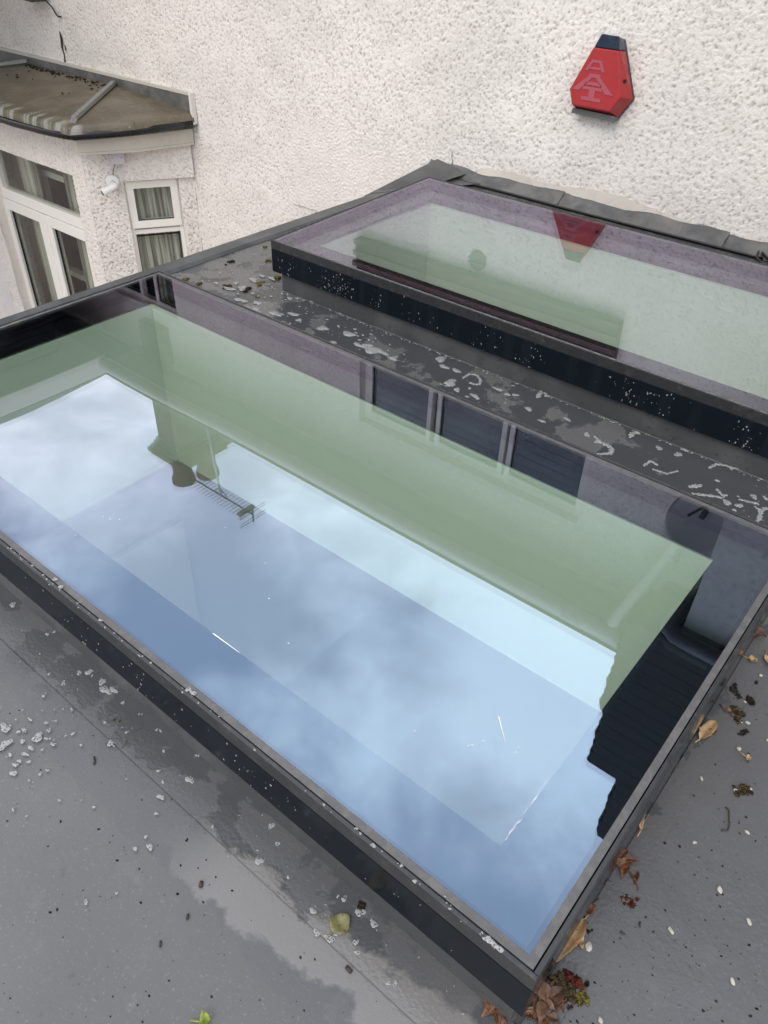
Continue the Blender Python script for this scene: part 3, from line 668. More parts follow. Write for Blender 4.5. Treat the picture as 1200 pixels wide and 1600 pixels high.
# dark run mark and crack in the render above the bay
ck = MB(); cp = [(-6.05, -.885), (-6.045, -.93), (-6.06, -.99), (-6.05, -1.04), (-6.06, -1.085)]; wd = [.012, .030, .022, .012, .018]
ck.add([WF.p(x - w_ * .5, z_, .0062) for (x, z_), w_ in zip(cp, wd)] + [WF.p(x + w_ * .5, z_ - .004, .0062) for (x, z_), w_ in zip(cp, wd)], [(i, i + 1, 6 + i, 5 + i) for i in range(4)])
ck.add([WF.p(-6.022, -.965, .0062), WF.p(-6.008, -.975, .0062), WF.p(-6.012, -1.02, .0062), WF.p(-6.024, -1.0, .0062)], [(0, 1, 2, 3)])
obj('render_crack', ck, MT['moss'], house, fixn=False)

# ------------------------------------------------------------------ projecting wing on the right, known from its reflection
wg = thing('rendered_wing', 'rendered side wing with tile-hung upper storey, seen mirrored at the right of the glass', 'house wing', (1.5, 4.0, -4.0))
GF = Fr((0, 3.2, 0))
rough_panel('wall', GF, -.5, 1.2, -1.19, .95, MT['shaded_render'], wg, .012)  # shade on this wall is painted by the darker render
q = MB(); q.box(1.2, 3.2, 3.2, 3.6, -1.19, .95); q.box(-.498, 1.2, 3.215, WALL, -1.19, .95); obj('wall_core', q, MT['shaded_render'], wg)
q = MB(); q.tube([(-.50, 3.60, .99), (-.555, 3.45, .985), (-.570, 3.24, .98), (-.555, 3.165, .98), (-.51, 3.135, .98), (-.40, 3.13, .98), (3.2, 3.13, .99)], .045, 10); obj('gutter', q, MT['wgutter'], wg, smooth=True)
th = MB()
def hung(mb, X0, X1, Y0, Y1, z0, z1, step=.1):
    z_ = z0; i = 0
    while z_ < z1 - .01:
        j = .006 * math.sin(i * 2.3) + random.uniform(-.004, .004)
        a = X0 - .024 + j; b = X0 + j; h_ = min(step, z1 - z_)
        mb.add([(a, Y0 - .0016, z_), (X1, Y0 - .0016, z_), (X1, Y1, z_), (a, Y1, z_), (b, Y0, z_ + h_ - .001), (X1, Y0, z_ + h_ - .001), (X1, Y1, z_ + h_ - .001), (b, Y1, z_ + h_ - .001)],
               [(0, 3, 2, 1), (4, 5, 6, 7), (0, 1, 5, 4), (1, 2, 6, 5), (2, 3, 7, 6), (3, 0, 4, 7)])
        z_ += step; i += 1
hung(th, -.765, 3.2, 3.2, 3.55, 1.12, 1.9); hung(th, -.735, 3.2, 3.2, 3.55, 1.9, 2.42); hung(th, -.53, 3.2, 3.2, 3.55, 2.42, 3.1)
obj('tile_hanging', th, MT['tiles'], wg, fixn=False)
q = MB(); q.box(-.74, 3.2, 3.18, WALL, 1.085, 1.118); obj('soffit', q, MT['dark'], wg)

# ------------------------------------------------------------------ tile-hung projection on the left, known from its reflection
wl2 = thing('tile_hung_wing', 'dark tile-hung wing with boxed eave, seen mirrored at the far left of the glass', 'house wing', (-7.6, 1.3, -.3))
q = MB(); z_ = -.3; i = 0
while z_ < 1.33:
    q.add([(-6.17, -1, z_), (-6.17, 3.10, z_), (-9, 3.10, z_), (-9, -1, z_), (-6.2, -1, z_ + .099), (-6.2, 3.08, z_ + .099), (-9, 3.08, z_ + .099), (-9, -1, z_ + .099)],
          [(0, 1, 2, 3), (7, 6, 5, 4), (4, 5, 1, 0), (5, 6, 2, 1), (6, 7, 3, 2), (7, 4, 0, 3)]); z_ += .1
obj('tile_hanging', q, MT['tiles'], wl2, fixn=False)
q = MB(); q.box(-9, -5.82, -1, 3.33, 1.335, 1.36); obj('soffit', q, MT['soffit'], wl2)  # eave shade here too comes from the dark soffit colour
q = MB(); q.box(-5.82, -5.80, -1, 3.308, 1.30, 1.45); obj('fascia_board', q, MT['white'], wl2)
q = MB(); q.prism([(-5.80, -1, 1.46), (-7.6, -1, 2.6), (-9.4, -1, 1.46)], (0, 4.3, 0)); obj('roof', q, MT['tiles'], wl2)

# ================================================================== ROOFLIGHTS
def rooflight(x0, x1, y0, y1, name, label, tilt=0.0, drop=.115, ring_t=.024, wells=None):
    """x0..y1 = glass edge; the frame runs ring_t outside it"""
    th_ = thing(name, label, 'rooflight', ((x0 + x1) / 2, (y0 + y1) / 2, ROOF))
    sl = math.tan(math.radians(tilt)); Z = lambda y: GL + (y - y0) * sl
    def sbox(mb, a, b, c, d_, z0, z1):
        mb.add([(a, c, Z(c) + z0), (b, c, Z(c) + z0), (b, d_, Z(d_) + z0), (a, d_, Z(d_) + z0), (a, c, Z(c) + z1), (b, c, Z(c) + z1), (b, d_, Z(d_) + z1), (a, d_, Z(d_) + z1)],
               [(0, 3, 2, 1), (4, 5, 6, 7), (0, 1, 5, 4), (1, 2, 6, 5), (2, 3, 7, 6), (3, 0, 4, 7)])
    def sring(mb, o, i, z0, z1):
        X0, X1, Y0, Y1 = o; a, b, c, d_ = i
        sbox(mb, X0, X1, Y0, c, z0, z1); sbox(mb, X0, X1, d_, Y1, z0, z1); sbox(mb, X0, a, c, d_, z0, z1); sbox(mb, b, X1, c, d_, z0, z1)
    gr = (x0, x1, y0, y1); e = ring_t; o3 = (x0 - e, x1 + e, y0 - e, y1 + e)
    s1 = e * .56; s2 = e * .66
    o1 = (x0 - s1, x1 + s1, y0 - s1, y1 + s1); o2 = (x0 - s2, x1 + s2, y0 - s2, y1 + s2)
    q = MB(); sring(q, o1, gr, -.012, -.0005); obj('edge_seal', q, MT['trim'], th_)
    q = MB(); sring(q, o3, o2, -.030, .0015); obj('frame_lip', q, MT['lip'], th_, .0015)
    q = MB(); sring(q, o3, o1, -drop, -.0305); obj('fascia', q, MT['black'], th_, .002)
    q = MB(); sring(q, o1, (x0 + .01, x1 - .01, y0 + .01, y1 - .01), -.05, -.0365); obj('bedding_strip', q, MT['rubber'], th_)
    q = MB(); sbox(q, x0, x1, y0, y1, -.006, 0); gp_ = obj('outer_pane', q, MT['glass'], th_)
    q = MB(); sbox(q, x0, x1, y0, y1, -.031, -.026); obj('inner_pane', q, MT['glass2'], th_)
    q = MB(); sring(q, gr, wells, -.0355, -.0325); obj('black_border', q, MT['frit'], th_)
    q = MB(); sring(q, gr, (x0 + .008, x1 - .008, y0 + .008, y1 - .008), -.0255, -.0065); obj('spacer_bar', q, MT['frit'], th_)
    return th_
r1 = rooflight(-2.108, -.094, .437, 1.447, 'rooflight', 'larger near rooflight whose dark glass mirrors the sky and a chimney', 0.0, ring_t=.021, wells=(-2.012, -.202, .548, 1.338))
r2 = rooflight(-2.062, .012, 1.932, 2.850, 'rooflight', 'far rooflight by the house wall with pale green glass mirroring the red alarm box', 2.0, ring_t=.013, wells=(-1.972, -.082 - .1, 2.055, 2.75))

# ================================================================== FITTINGS ON THE HOUSE
al = thing('alarm_box', 'faded red tapering alarm bell box with dark blue lens on the rendered wall', 'alarm box', (-1.705, WALL, -.78))
def hexa(cx, cz, s_=1., w_=0.): return [(-.040, .0), (.040, .0), (.123, -.222), (.094, -.282), (-.094, -.282), (-.123, -.222)]
fcx, fz = -1.706, -.453
front = [(fcx + .03 * (1 + (z_ / .282)) + x, fz + z_) for x, z_ in hexa(0, 0)]
back = [(-1.705 - .050 + .01, -.462), (-1.705 + .062, -.472), (-1.705 + .158, -.688), (-1.705 + .105, -.770), (-1.705 - .110, -.764), (-1.705 - .145, -.690)]
def lerp2(a, b, k): return (a[0] + (b[0] - a[0]) * k, a[1] + (b[1] - a[1]) * k)
def loft(mb, P, yp, Q, yq, close=True):
    n_ = len(P); mb.add([(x, yp, z_) for x, z_ in P] + [(x, yq, z_) for x, z_ in Q], [tuple(range(n_)), tuple(range(n_, 2 * n_))[::-1]] + [(i, (i + 1) % n_, n_ + (i + 1) % n_, n_ + i) for i in range(n_)])
YF, YB = 3.55, 3.625
kz = .235                                            # share of the height taken by the lens
fk = [lerp2(front[0], front[5], kz), lerp2(front[1], front[2], kz)]; bk = [lerp2(back[0], back[5], kz * .8), lerp2(back[1], back[2], kz * .8)]
q = MB(); loft(q, [fk[0], fk[1], front[2], front[3], front[4], front[5]], YF, [bk[0], bk[1], back[2], back[3], back[4], back[5]], YB); obj('cover', q, MT['red'], al, .004)
q = MB(); loft(q, [front[0], front[1], lerp2(fk[1], front[1], .03), lerp2(fk[0], front[0], .03)], YF + .004, [back[0], back[1], lerp2(bk[1], back[1], .03), lerp2(bk[0], back[0], .03)], YB); obj('lens', q, MT['lens'], al, .003)
q = MB(); loft(q, [(x * 1.0, z_) for x, z_ in back], YB + .001, back, WALL + .0); obj('back_plate', q, MT['darkgrey'], al)
q = MB(); loft(q, [lerp2(back[3], front[3], .35), lerp2(back[4], front[4], .35), lerp2(back[4], (back[4][0], back[4][1] - .012), 1), lerp2(back[3], (back[3][0], back[3][1] - .012), 1)], 3.585, [back[3], back[4], (back[4][0], back[4][1] - .010), (back[3][0], back[3][1] - .010)], WALL - .002); obj('weathered_underside', q, MT['soffit'], al)
def plate(mb, pts, y0=YF - .0025, y1=YF + .001): mb.prism([(x, y1, z_) for x, z_ in pts], (0, y0 - y1, 0))
lt = MB(); c0 = -1.714
X = lambda v: c0 + v
# upper letter: a trapezium ring with a bar
plate(lt, [(X(-.025), -.550), (X(.023), -.550), (X(.027), -.560), (X(-.029), -.560)]); plate(lt, [(X(-.030), -.5602), (X(-.016), -.5602), (X(-.034), -.592), (X(-.050), -.592)])
plate(lt, [(X(.014), -.5602), (X(.028), -.5602), (X(.046), -.592), (X(.030), -.592)]); plate(lt, [(X(-.027), -.577), (X(.023), -.577), (X(.028), -.586), (X(-.032), -.586)])
# middle letter: a wide A
plate(lt, [(X(-.024), -.603), (X(.028), -.603), (X(.032), -.617), (X(-.030), -.617)]); plate(lt, [(X(-.0305), -.6172), (X(-.008), -.6172), (X(-.062), -.672), (X(-.098), -.672)])
plate(lt, [(X(.010), -.6172), (X(.033), -.6172), (X(.104), -.674), (X(.066), -.674)]); plate(lt, [(X(-.029), -.635), (X(.031), -.635), (X(.043), -.647), (X(-.041), -.647)])
# lower letter: an upright with two bars
plate(lt, [(X(-.045), -.654), (X(.048), -.654), (X(.048), -.666), (X(-.045), -.666)]); plate(lt, [(X(-.013), -.6662), (X(.016), -.6662), (X(.016), -.6938), (X(-.013), -.6938)]); plate(lt, [(X(-.047), -.694), (X(.049), -.694), (X(.049), -.708), (X(-.047), -.708)])
obj('lettering', lt, MT['redpale'], al)
q = MB(); q.lathe((-1.585, 3.578, -.617), [(.008, 0), (.008, .006)], 12, axis=(1, -.5, 0)); obj('screw_hole', q, MT['rubber'], al)

fd = thing('floodlight', 'black floodlight with a dangling cable, cut by the top edge above the bay', 'floodlight', (-6.18, WALL, -.71))
q = MB(); q.prism([(-6.28, 3.50, -.700), (-6.12, 3.50, -.708), (-6.10, 3.50, -.690), (-6.10, 3.50, -.56), (-6.28, 3.50, -.56)], (0, .11, 0)); q.box(-6.24, -6.16, 3.61, 3.645, -.68, -.60); obj('housing', q, MT['darkgrey'], fd, .006)
q = MB(); q.tube([(-6.13, 3.58, -.68), (-6.09, 3.60, -.70), (-6.045, 3.61, -.735), (-6.02, 3.615, -.775), (-6.005, 3.62, -.79), (-5.985, 3.63, -.79)], .0055, 8); obj('cable', q, MT['rubber'], fd, smooth=True)

jb = thing('junction_box', 'square pale grey junction box with two screws on the bay cheek', 'junction box', FA.p(.507, -1.49, 0))
q = MB(); q.fbox(FA, .455, .548, -1.496, -1.408, .004, .112); obj('cover', q, MT['greybox'], jb, .003)
for u in (.476, .538):
    q = MB(); q.lathe(FA.p(u - .005, -1.452, .112), [(.0035, 0), (.0035, .0012)], 10, axis=tuple(FA.N)); obj('screw', q, MT['rubber'], jb)
q = MB(); q.fbox(FA, .005, .460, -1.418, -1.400, .034, .056); tag(obj('cable_trunking', q, MT['white'], None, .002), 'thin white cable trunking running from the grey junction box under the bay fascia', 'trunking')

cm = thing('security_camera', 'small white bullet security camera on a round base beside the little window', 'security camera', FA.p(.555, -1.66, 0))
cb = FA.p(.556, -1.628, .004)
q = MB(); q.lathe(cb, [(.046, 0), (.046, .018), (.040, .026), (.014, .028)], 24, axis=tuple(FA.N)); obj('base', q, MT['camwhite'], cm, smooth=False)
q = MB(); q.tube([cb + FA.N * .024, cb + FA.N * .055 + Vector((0, 0, -.008)), cb + FA.N * .07 + FA.U * .02 + Vector((0, 0, -.018))], .014, 12); obj('arm', q, MT['camwhite'], cm, smooth=True)
bd = (FA.U * .78 + FA.N * .25 + Vector((0, 0, -.28))).normalized(); b0 = cb + FA.N * .065 + Vector((0, 0, -.014)) - FA.U * .012
q = MB(); q.lathe(b0, [(.015, -.012), (.022, 0), (.023, .075), (.026, .077), (.026, .100), (.021, .102)], 20, axis=tuple(bd)); cbod = obj('body', q, MT['camwhite'], cm)
q = MB(); q.lathe(b0 + bd * .098, [(.018, 0), (.018, .006)], 20, axis=tuple(bd)); obj('lens', q, MT['rubber'], cbod)
q = MB(); q.tube([FA.p(.505, -1.494, .060), FA.p(.520, -1.52, .016), FA.p(.538, -1.555, .012), FA.p(.544, -1.59, .022)], .0028, 6); tag(obj('camera_cable', q, MT['rubber'], None, smooth=True), 'thin grey cable from the junction box down to the security camera', 'cable')

# cable along the foot of the wall, ending in loose loops
cp = [(x, WALL - .088 + .004 * math.sin(x * 5), ROOF + .010) for x in np.linspace(-2.5, -.80, 40)]
c1 = [Vector(p) for p in cp]
lo = [at(px_, py_, ROOF + .02) for px_, py_ in ((1186, 390), (1182, 402), (1190, 412), (1205, 414), (1225, 405), (1215, 392), (1196, 386), (1188, 392), (1200, 404), (1230, 420))]
q = MB(); q.tube(c1 + lo, .0055, 8); tag(obj('black_cable', q, MT['rubber'], None, smooth=True), 'black cable lying along the foot of the lead flashing and looping at its right end', 'cable')

# things seen only in the glass
sd2 = thing('satellite_dish', 'small grey satellite dish on a dark bracket, mirrored near the right of the glass', 'satellite dish', (-.64, WALL, .45))
q = MB(); q.lathe((-.66, 3.50, .52), [(.03, -.035), (.10, -.022), (.165, .004), (.17, .012), (.155, .006), (.09, -.016), (.02, -.028)], 28, axis=(-.1, -.75, -.6)); obj('dish', q, MT['dishg'], sd2, smooth=True)
q = MB(); q.tube([(-.66, 3.52, .50), (-.66, 3.60, .46), (-.66, WALL, .46)], .016, 10); q.tube([(-.66, 3.53, .42), (-.68, 3.30, .36)], .008, 8); q.tube([(-.56, 3.6, .2), (-.53, 3.55, .45), (-.58, 3.55, .65), (-.66, 3.6, .74)], .006, 8); obj('bracket', q, MT['darkgrey'], sd2, smooth=True)
ae = thing('tv_aerial', 'long television aerial with many rods on a mast beside the brick chimney, seen mirrored', 'aerial', (-5.24, 3.85, 2.1))
q = MB(); q.tube([(-5.225, 3.85, 2.0), (-5.16, 3.85, 2.60), (-5.13, 3.85, 2.86)], .011, 8); obj('mast', q, MT['metal'], ae)
q = MB(); q.tube([(-5.56, 3.85, 2.85), (-4.66, 3.85, 2.85)], .010, 6); q.tube([(-5.22, 3.85, 2.85), (-5.20, 3.85, 2.80), (-5.13, 3.85, 2.77), (-5.06, 3.85, 2.80), (-5.04, 3.85, 2.85)], .007, 6); obj('boom', q, MT['darkgrey'], ae)
for k in range(17):
    q = MB(); x = -5.54 + k * .047; L_ = .095 + .0015 * k; q.tube([(x, 3.85 - L_, 2.856), (x, 3.85 + L_, 2.856)], .0034, 5); obj('rod', q, MT['darkgrey'], ae)
q = MB()
for z_, L_ in ((2.79, .17), (2.82, .17), (2.89, .17), (2.92, .17)): q.tube([(-4.67, 3.85 - L_, z_), (-4.67, 3.85 + L_, z_)], .004, 5)
q.tube([(-4.67, 3.85, 2.77), (-4.67, 3.85, 2.94)], .009, 6); q.box(-4.79, -4.74, 3.75, 3.95, 2.835, 2.865); obj('reflector', q, MT['darkgrey'], ae)

# ================================================================== SUDS, WATER AND DEBRIS
def foam_blob(mb, c, rx, ry, ang, h=.3, n_=14, seed=0, nrm=None):
    """a flat irregular cushion of froth lying on the surface at c"""
    rr = random.Random(seed); ph = [rr.uniform(0, 6.3) for _ in range(3)]; ca, sa = math.cos(ang), math.sin(ang)
    if nrm is None: Xv, Yv, Nv = Vector((1, 0, 0)), Vector((0, 1, 0)), Vector((0, 0, 1))
    else: Nv = Vector(nrm); Xv = Vector((1, 0, 0)) if abs(Nv.x) < .5 else Vector((0, 1, 0)); Yv = Nv.cross(Xv)
    rows = []
    for f_, hh in ((1.0, 0.0), (.88, .6), (.5, .95)):
        row = []
        for k in range(n_):
            a = k * 2 * math.pi / n_; w_ = 1 + .22 * math.sin(2 * a + ph[0]) + .16 * math.sin(3 * a + ph[1]) + .10 * math.sin(5 * a + ph[2])
            x = rx * w_ * f_ * math.cos(a); y = ry * w_ * f_ * math.sin(a)
            row.append(Vector(c) + Xv * (x * ca - y * sa) + Yv * (x * sa + y * ca) + Nv * (hh * h * min(rx, ry)))
        rows.append(row)
    vs = [p for r in rows for p in r] + [Vector(c) + Nv * h * min(rx, ry)]
    fs = [(r * n_ + k, r * n_ + (k + 1) % n_, (r + 1) * n_ + (k + 1) % n_, (r + 1) * n_ + k) for r in range(2) for k in range(n_)] + [(2 * n_ + k, 2 * n_ + (k + 1) % n_, 3 * n_) for k in range(n_)]
    mb.add(vs, fs)
def chain(mb, pts, r, z=ROOF, seed=0):
    P = [at(x, y, z) for x, y in pts]; k = 0
    for a, b in zip(P[:-1], P[1:]):
        n_ = max(1, int((b - a).length / (r * .9)))
        for i in range(n_):
            p = a.lerp(b, i / n_); k += 1; rr = r * random.uniform(.75, 1.25); foam_blob(mb, p + Vector((0, 0, .0034)), rr, rr * .8, random.uniform(0, 3), .45, 10, seed + k)
s1 = MB(); S0 = ROOF + .0036
big = [(582, 547, 15, 6), (545, 522, 9, 5), (573, 540, 8, 4), (600, 552, 7, 3), (560, 539, 9, 3), (614, 560, 8, 3), (689, 561, 9, 5), (694, 573, 8, 3), (713, 579, 7, 3), (704, 598, 8, 7), (714, 609, 6, 3), (742, 619, 9, 3), (760, 645, 5, 4), (762, 650, 5, 3),
       (778, 608, 8, 2.5), (805, 617, 5, 2), (793, 616, 4, 3), (826, 639, 6, 3), (847, 658, 6, 2), (706, 629, 9, 4), (674, 622, 6, 3), (621, 588, 8, 3), (505, 513, 8, 4), (520, 535, 5, 3), (488, 470, 7, 2), (459, 491, 8, 3), (467, 500, 5, 2.5), (453, 466, 6, 2), (376, 469, 10, 3), (386, 480, 6, 2), (400, 484, 11, 3),
       (405, 493, 6, 3), (430, 490, 10, 3.5), (396, 437, 9, 3), (425, 435, 8, 2), (379, 450, 6, 5), (358, 451, 9, 3), (402, 473, 8, 2), (369, 442, 5, 2), (338, 442, 4, 2), (410, 431, 5, 2), (1088, 875, 9, 3), (1136, 785, 7, 3), (1155, 790, 5, 3), (1178, 776, 5, 3), (1070, 703, 5, 2.5), (1060, 710, 6, 3), (1110, 690, 6, 2), (1030, 700, 5, 3), (935, 690, 5, 3), (917, 679, 5, 3), (886, 655, 6, 2)]
for i, (x, y, a, b) in enumerate(big):
    c = at(x, y, S0); k = c.length / FPX
    foam_blob(s1, c, a * k * 1.05, b * k * 1.7, .05 + random.uniform(-.35, .35), .22, 16, i)
for i, (pts, r) in enumerate((([(724, 592), (733, 586), (744, 587), (751, 595), (749, 602), (740, 602), (733, 599)], .0055), ([(929, 684), (937, 692), (950, 698), (957, 703), (953, 710), (940, 711), (930, 712)], .0065), ([(985, 684), (988, 679), (998, 677)], .008),
                              ([(1006, 729), (1016, 722), (1028, 729)], .0045), ([(1108, 733), (1118, 727), (1130, 728), (1145, 733), (1158, 734)], .0055), ([(1078, 762), (1098, 760)], .007), ([(1082, 773), (1098, 775), (1115, 777), (1130, 780)], .005), ([(1120, 767), (1132, 779)], .0045),
                              ([(1155, 782), (1170, 786), (1185, 789)], .0045), ([(1180, 820), (1186, 812), (1188, 800), (1198, 795)], .006), ([(840, 622), (848, 610), (856, 622)], .007), ([(1020, 735), (1042, 742), (1060, 737)], .004))):
    chain(s1, pts, r, seed=100 * i)
cl = np.array([(random.uniform(-2.45, -.05), random.uniform(1.47, 1.92)) for _ in range(26)])
for i in range(430):
    c = cl[random.randrange(len(cl))]; x = c[0] + random.gauss(0, .10); y = c[1] + random.gauss(0, .07)
    if not (-2.5 < x < -.03 and 1.466 < y < 1.925): continue
    r = .0012 + .0042 * random.random() ** 2.5; foam_blob(s1, (x, y, S0), r * random.uniform(1, 2.2), r, random.uniform(-.8, .8), .5, 8, 900 + i)
for i in range(160):                                            # bead of froth along the seam and the glass edge
    x = random.uniform(-2.1, 0); r = random.uniform(.0012, .003)
    foam_blob(s1, (x, 1.925 + random.gauss(0, .003), S0 + .001), r * 1.6, r, random.uniform(-.5, .5), .5, 8, 2000 + i)
for i in range(120):
    x = random.uniform(-2.45, -1.6); y = random.uniform(1.95, 2.5) if random.random() < .4 else random.uniform(1.48, 1.98)
    if x > -2.09 and y > 1.9: continue
    r = random.uniform(.001, .004); foam_blob(s1, (x, y, S0), r * 2, r, random.uniform(-.5, .5), .4, 8, 3000 + i)
tag(obj('soap_suds', s1, MT['foam'], None, smooth=True, fixn=False), 'white soap suds splashed over the grey roof strip between the two rooflights', 'suds', kind='stuff')

s2 = MB(); S1 = ROOF + .0046
bl = [(8, 1137, 10, 7), (8, 1163, 8, 11), (59, 1152, 10, 8), (38, 1141, 5, 4), (76, 1141, 4, 4), (48, 1168, 6, 4), (24, 1195, 5, 4), (21, 1208, 6, 5), (39, 1178, 7, 3), (45, 1190, 3, 3), (29, 1143, 3, 3), (35, 1158, 6, 3), (72, 1129, 3, 3), (47, 1124, 5, 2), (30, 1189, 4, 3), (16, 1179, 4, 3), (66, 1171, 3, 2),
      (160, 1065, 8, 6), (165, 1078, 12, 7), (178, 1078, 9, 5), (139, 1050, 7, 6), (124, 1051, 5, 4), (99, 1068, 5, 3.5), (192, 1098, 4, 3), (20, 945, 6, 5), (74, 991, 4, 3), (85, 987, 3, 3), (297, 1218, 8, 7), (309, 1180, 4, 4), (251, 1245, 7, 5), (251, 1142, 4, 2), (173, 1161, 7, 5),
      (234, 1323, 6, 5), (211, 1326, 5, 3), (228, 1307, 3, 3), (244, 1271, 3, 3), (134, 1410, 5, 2.5), (182, 1395, 3, 2), (405, 1345, 8, 6), (434, 1318, 4, 4), (425, 1290, 6, 6), (538, 1404, 5, 5), (489, 1423, 6, 5), (584, 1443, 7, 6), (495, 1457, 6, 6), (515, 1466, 9, 7), (527, 1458, 6, 5), (563, 1425, 9, 7), (558, 1488, 5, 4), (607, 1536, 4, 4), (618, 1536, 4, 4), (556, 1472, 4, 6),
      (164, 1128, 3, 3), (198, 1144, 3, 3), (245, 1140, 2.5, 2.5), (52, 920, 4, 4)]
for i, (x, y, a, b) in enumerate(bl):
    c = at(x, y, S1); k = c.length / FPX
    foam_blob(s2, c, a * k * .8, b * k * .85, random.uniform(-.3, .3), .15, 16, 5000 + i)
for i in range(120):
    if random.random() < .5: p = at(random.gauss(60, 45), random.gauss(1150, 60), S1)
    else: 
        k = random.random(); p = at(60 + 700 * k + random.gauss(0, 35), 1010 + 560 * k + random.gauss(0, 45), S1)
    if p.y > .42: continue
    r = .0008 + .0022 * random.random() ** 2; foam_blob(s2, p, r * 1.4, r, random.uniform(0, 3), .5, 8, 7000 + i)
tag(obj('soap_suds', s2, MT['foam'], None, smooth=True, fixn=False), 'soap suds and bubbles scattered on the open grey roof in front of the near rooflight', 'suds', kind='stuff')
s3 = MB(); yf = 1.932 - .013 - .0004
cs = [random.uniform(-2.0, -.2) for _ in range(16)]
for i in range(260):
    x = random.choice(cs) + random.gauss(0, .022) if random.random() < .8 else random.uniform(-2.05, 0)
    z_ = GL - .032 - random.random() ** .8 * .08; r = .0006 + .0016 * random.random() ** 2; foam_blob(s3, (x, yf, z_), r, r * random.uniform(1, 2.4), 0, .5, 7, 9000 + i, nrm=(0, -1, 0))
for i in range(120):
    x = random.uniform(-2.07, 0); r = random.uniform(.0008, .002); foam_blob(s3, (x, 1.9225 + random.gauss(0, .001), GL + .0018), r * 2.2, r * .8, 0, .3, 8, 9500 + i)
tag(obj('foam_specks', s3, MT['foam'], None, smooth=True, fixn=False), 'white froth specks and runs on the black front edge of the far rooflight', 'suds', kind='stuff')
s4 = MB(); yf = .437 - .021 - .0004
cs = [at(px_, py_, GL).x for px_, py_ in ((70, 930), (105, 955), (185, 1015), (210, 1030), (360, 1150), (370, 1165), (430, 1230))]
for i in range(75):
    x = random.choice(cs) + random.gauss(0, .02) if random.random() < .75 else random.uniform(-1.4, -.1)
    z_ = GL - .034 - random.random() * .075; r = .0006 + .0016 * random.random() ** 2; foam_blob(s4, (x, yf, z_), r, r * 1.3, 0, .5, 8, 9800 + i, nrm=(0, -1, 0))
for i in range(60):
    x = -1.35 + 1.25 * random.random() ** .9; r = random.uniform(.0006, .0020) * (1.5 if random.random() < .08 else 1); foam_blob(s4, (x, .4195 + random.gauss(0, .0022), GL + .0018), r * 1.5, r, random.uniform(-.4, .4), .4, 9, 9900 + i)
for px_, py_ in ((95, 917), (86, 905), (302, 1083), (295, 1078), (762, 1467), (768, 1472), (774, 1478), (780, 1482)):
    c = at(px_, py_, GL + .0018); foam_blob(s4, c, .006, .004, .0, .4, 12, int(px_))
tag(obj('foam_specks', s4, MT['foam'], None, smooth=True, fixn=False), 'tiny bubbles along the grey lip and black edge of the near rooflight', 'suds', kind='stuff')
# scuffs on the near pane
s5 = MB()
def scuff(a, b, w_):
    A_ = at(*a, GL + .0006); B_ = at(*b, GL + .0006); n_ = Vector((-(B_ - A_).y, (B_ - A_).x, 0)).normalized() * w_
    s5.prism([A_ - n_, B_ - n_ * .4, B_ + n_ * .4, A_ + n_], (0, 0, .0005))
scuff((333, 990), (374, 1020), .0011); scuff((779, 1120), (789, 1158), .0008); 
for (x, y) in ((147, 797), (162, 807), (172, 811), (187, 812), (118, 836), (352, 825), (451, 1005), (732, 1165), (738, 1164), (756, 1157), (806, 1175), (810, 1168), (420, 935), (415, 880), (648, 1142)): foam_blob(s5, at(x, y, GL + .0004), .0014, .0011, 0, .3, 8, x)
for k in range(26):
    u = k / 25; x = 790 + 66 * u; y = 1312 - 92 * u + random.uniform(-2, 2)
    if random.random() < .7: scuff((x, y), (x + random.uniform(4, 9), y - random.uniform(6, 12)), random.uniform(.0002, .0005))
tag(obj('glass_scuffs', s5, MT['streak'], None, fixn=False), 'fine white scratches and droplets on the glass of the near rooflight', 'scratches', kind='stuff')

# ---- leaves, moss, grit
def leaf(name, label, tip, root, width, mat, curl=.25, lift=.004, z=ROOF + .001, twist=0., group='dead leaves on the roof', fold=.25, stem=True):
    a = at(*root, z); b = at(*tip, z); d_ = b - a; L_ = d_.length; d_ = d_.normalized(); s_ = Vector((-d_.y, d_.x, 0))
    n_ = 12; vs = []; rr = random.Random(label)
    for i in range(n_ + 1):
        u = i / n_; wv = width * (math.sin(math.pi * min(1, u ** .75)) ** .8) * (1 + .12 * math.sin(u * 17 + rr.uniform(0, 6))) * .5 + .0004
        c = a + d_ * (L_ * u) + s_ * (twist * math.sin(math.pi * u) * L_) + Vector((0, 0, lift + curl * L_ * .25 * math.sin(math.pi * u) + .002 * math.sin(u * 9)))
        for k in (-1, -.5, 0, .5, 1): vs.append(c + s_ * (k * wv) + Vector((0, 0, abs(k) ** 1.5 * wv * fold * 2 + rr.uniform(-.0004, .0004))))
    fs = [(i * 5 + k, (i + 1) * 5 + k, (i + 1) * 5 + k + 1, i * 5 + k + 1) for i in range(n_) for k in range(4)]
    q = MB(); q.add(vs, fs)
    if stem: q.tube([a + Vector((0, 0, lift)) - d_ * .012 + s_ * .002, a + Vector((0, 0, lift)), a + d_ * L_ * .4 + Vector((0, 0, lift + curl * L_ * .22))], .0006, 5)
    o = obj(name, q, MT[mat], None, smooth=True, fixn=False)
    m_ = o.modifiers.new('thickness', 'SOLIDIFY'); m_.thickness = .0006
    return tag(o, label, 'leaf', group)
leaf('dry_leaf', 'long narrow tan leaf curling beside the near rooflight corner', (868, 1505), (913, 1437), .022, 'tan', .25, .003, fold=.5)
leaf('dry_leaf', 'small tan side leaf lying against the long narrow leaf', (909, 1485), (903, 1460), .010, 'tan', .3)
leaf('dry_leaf', 'short rusty leaf just above the long narrow leaf', (912, 1434), (926, 1414), .016, 'rust', .4)
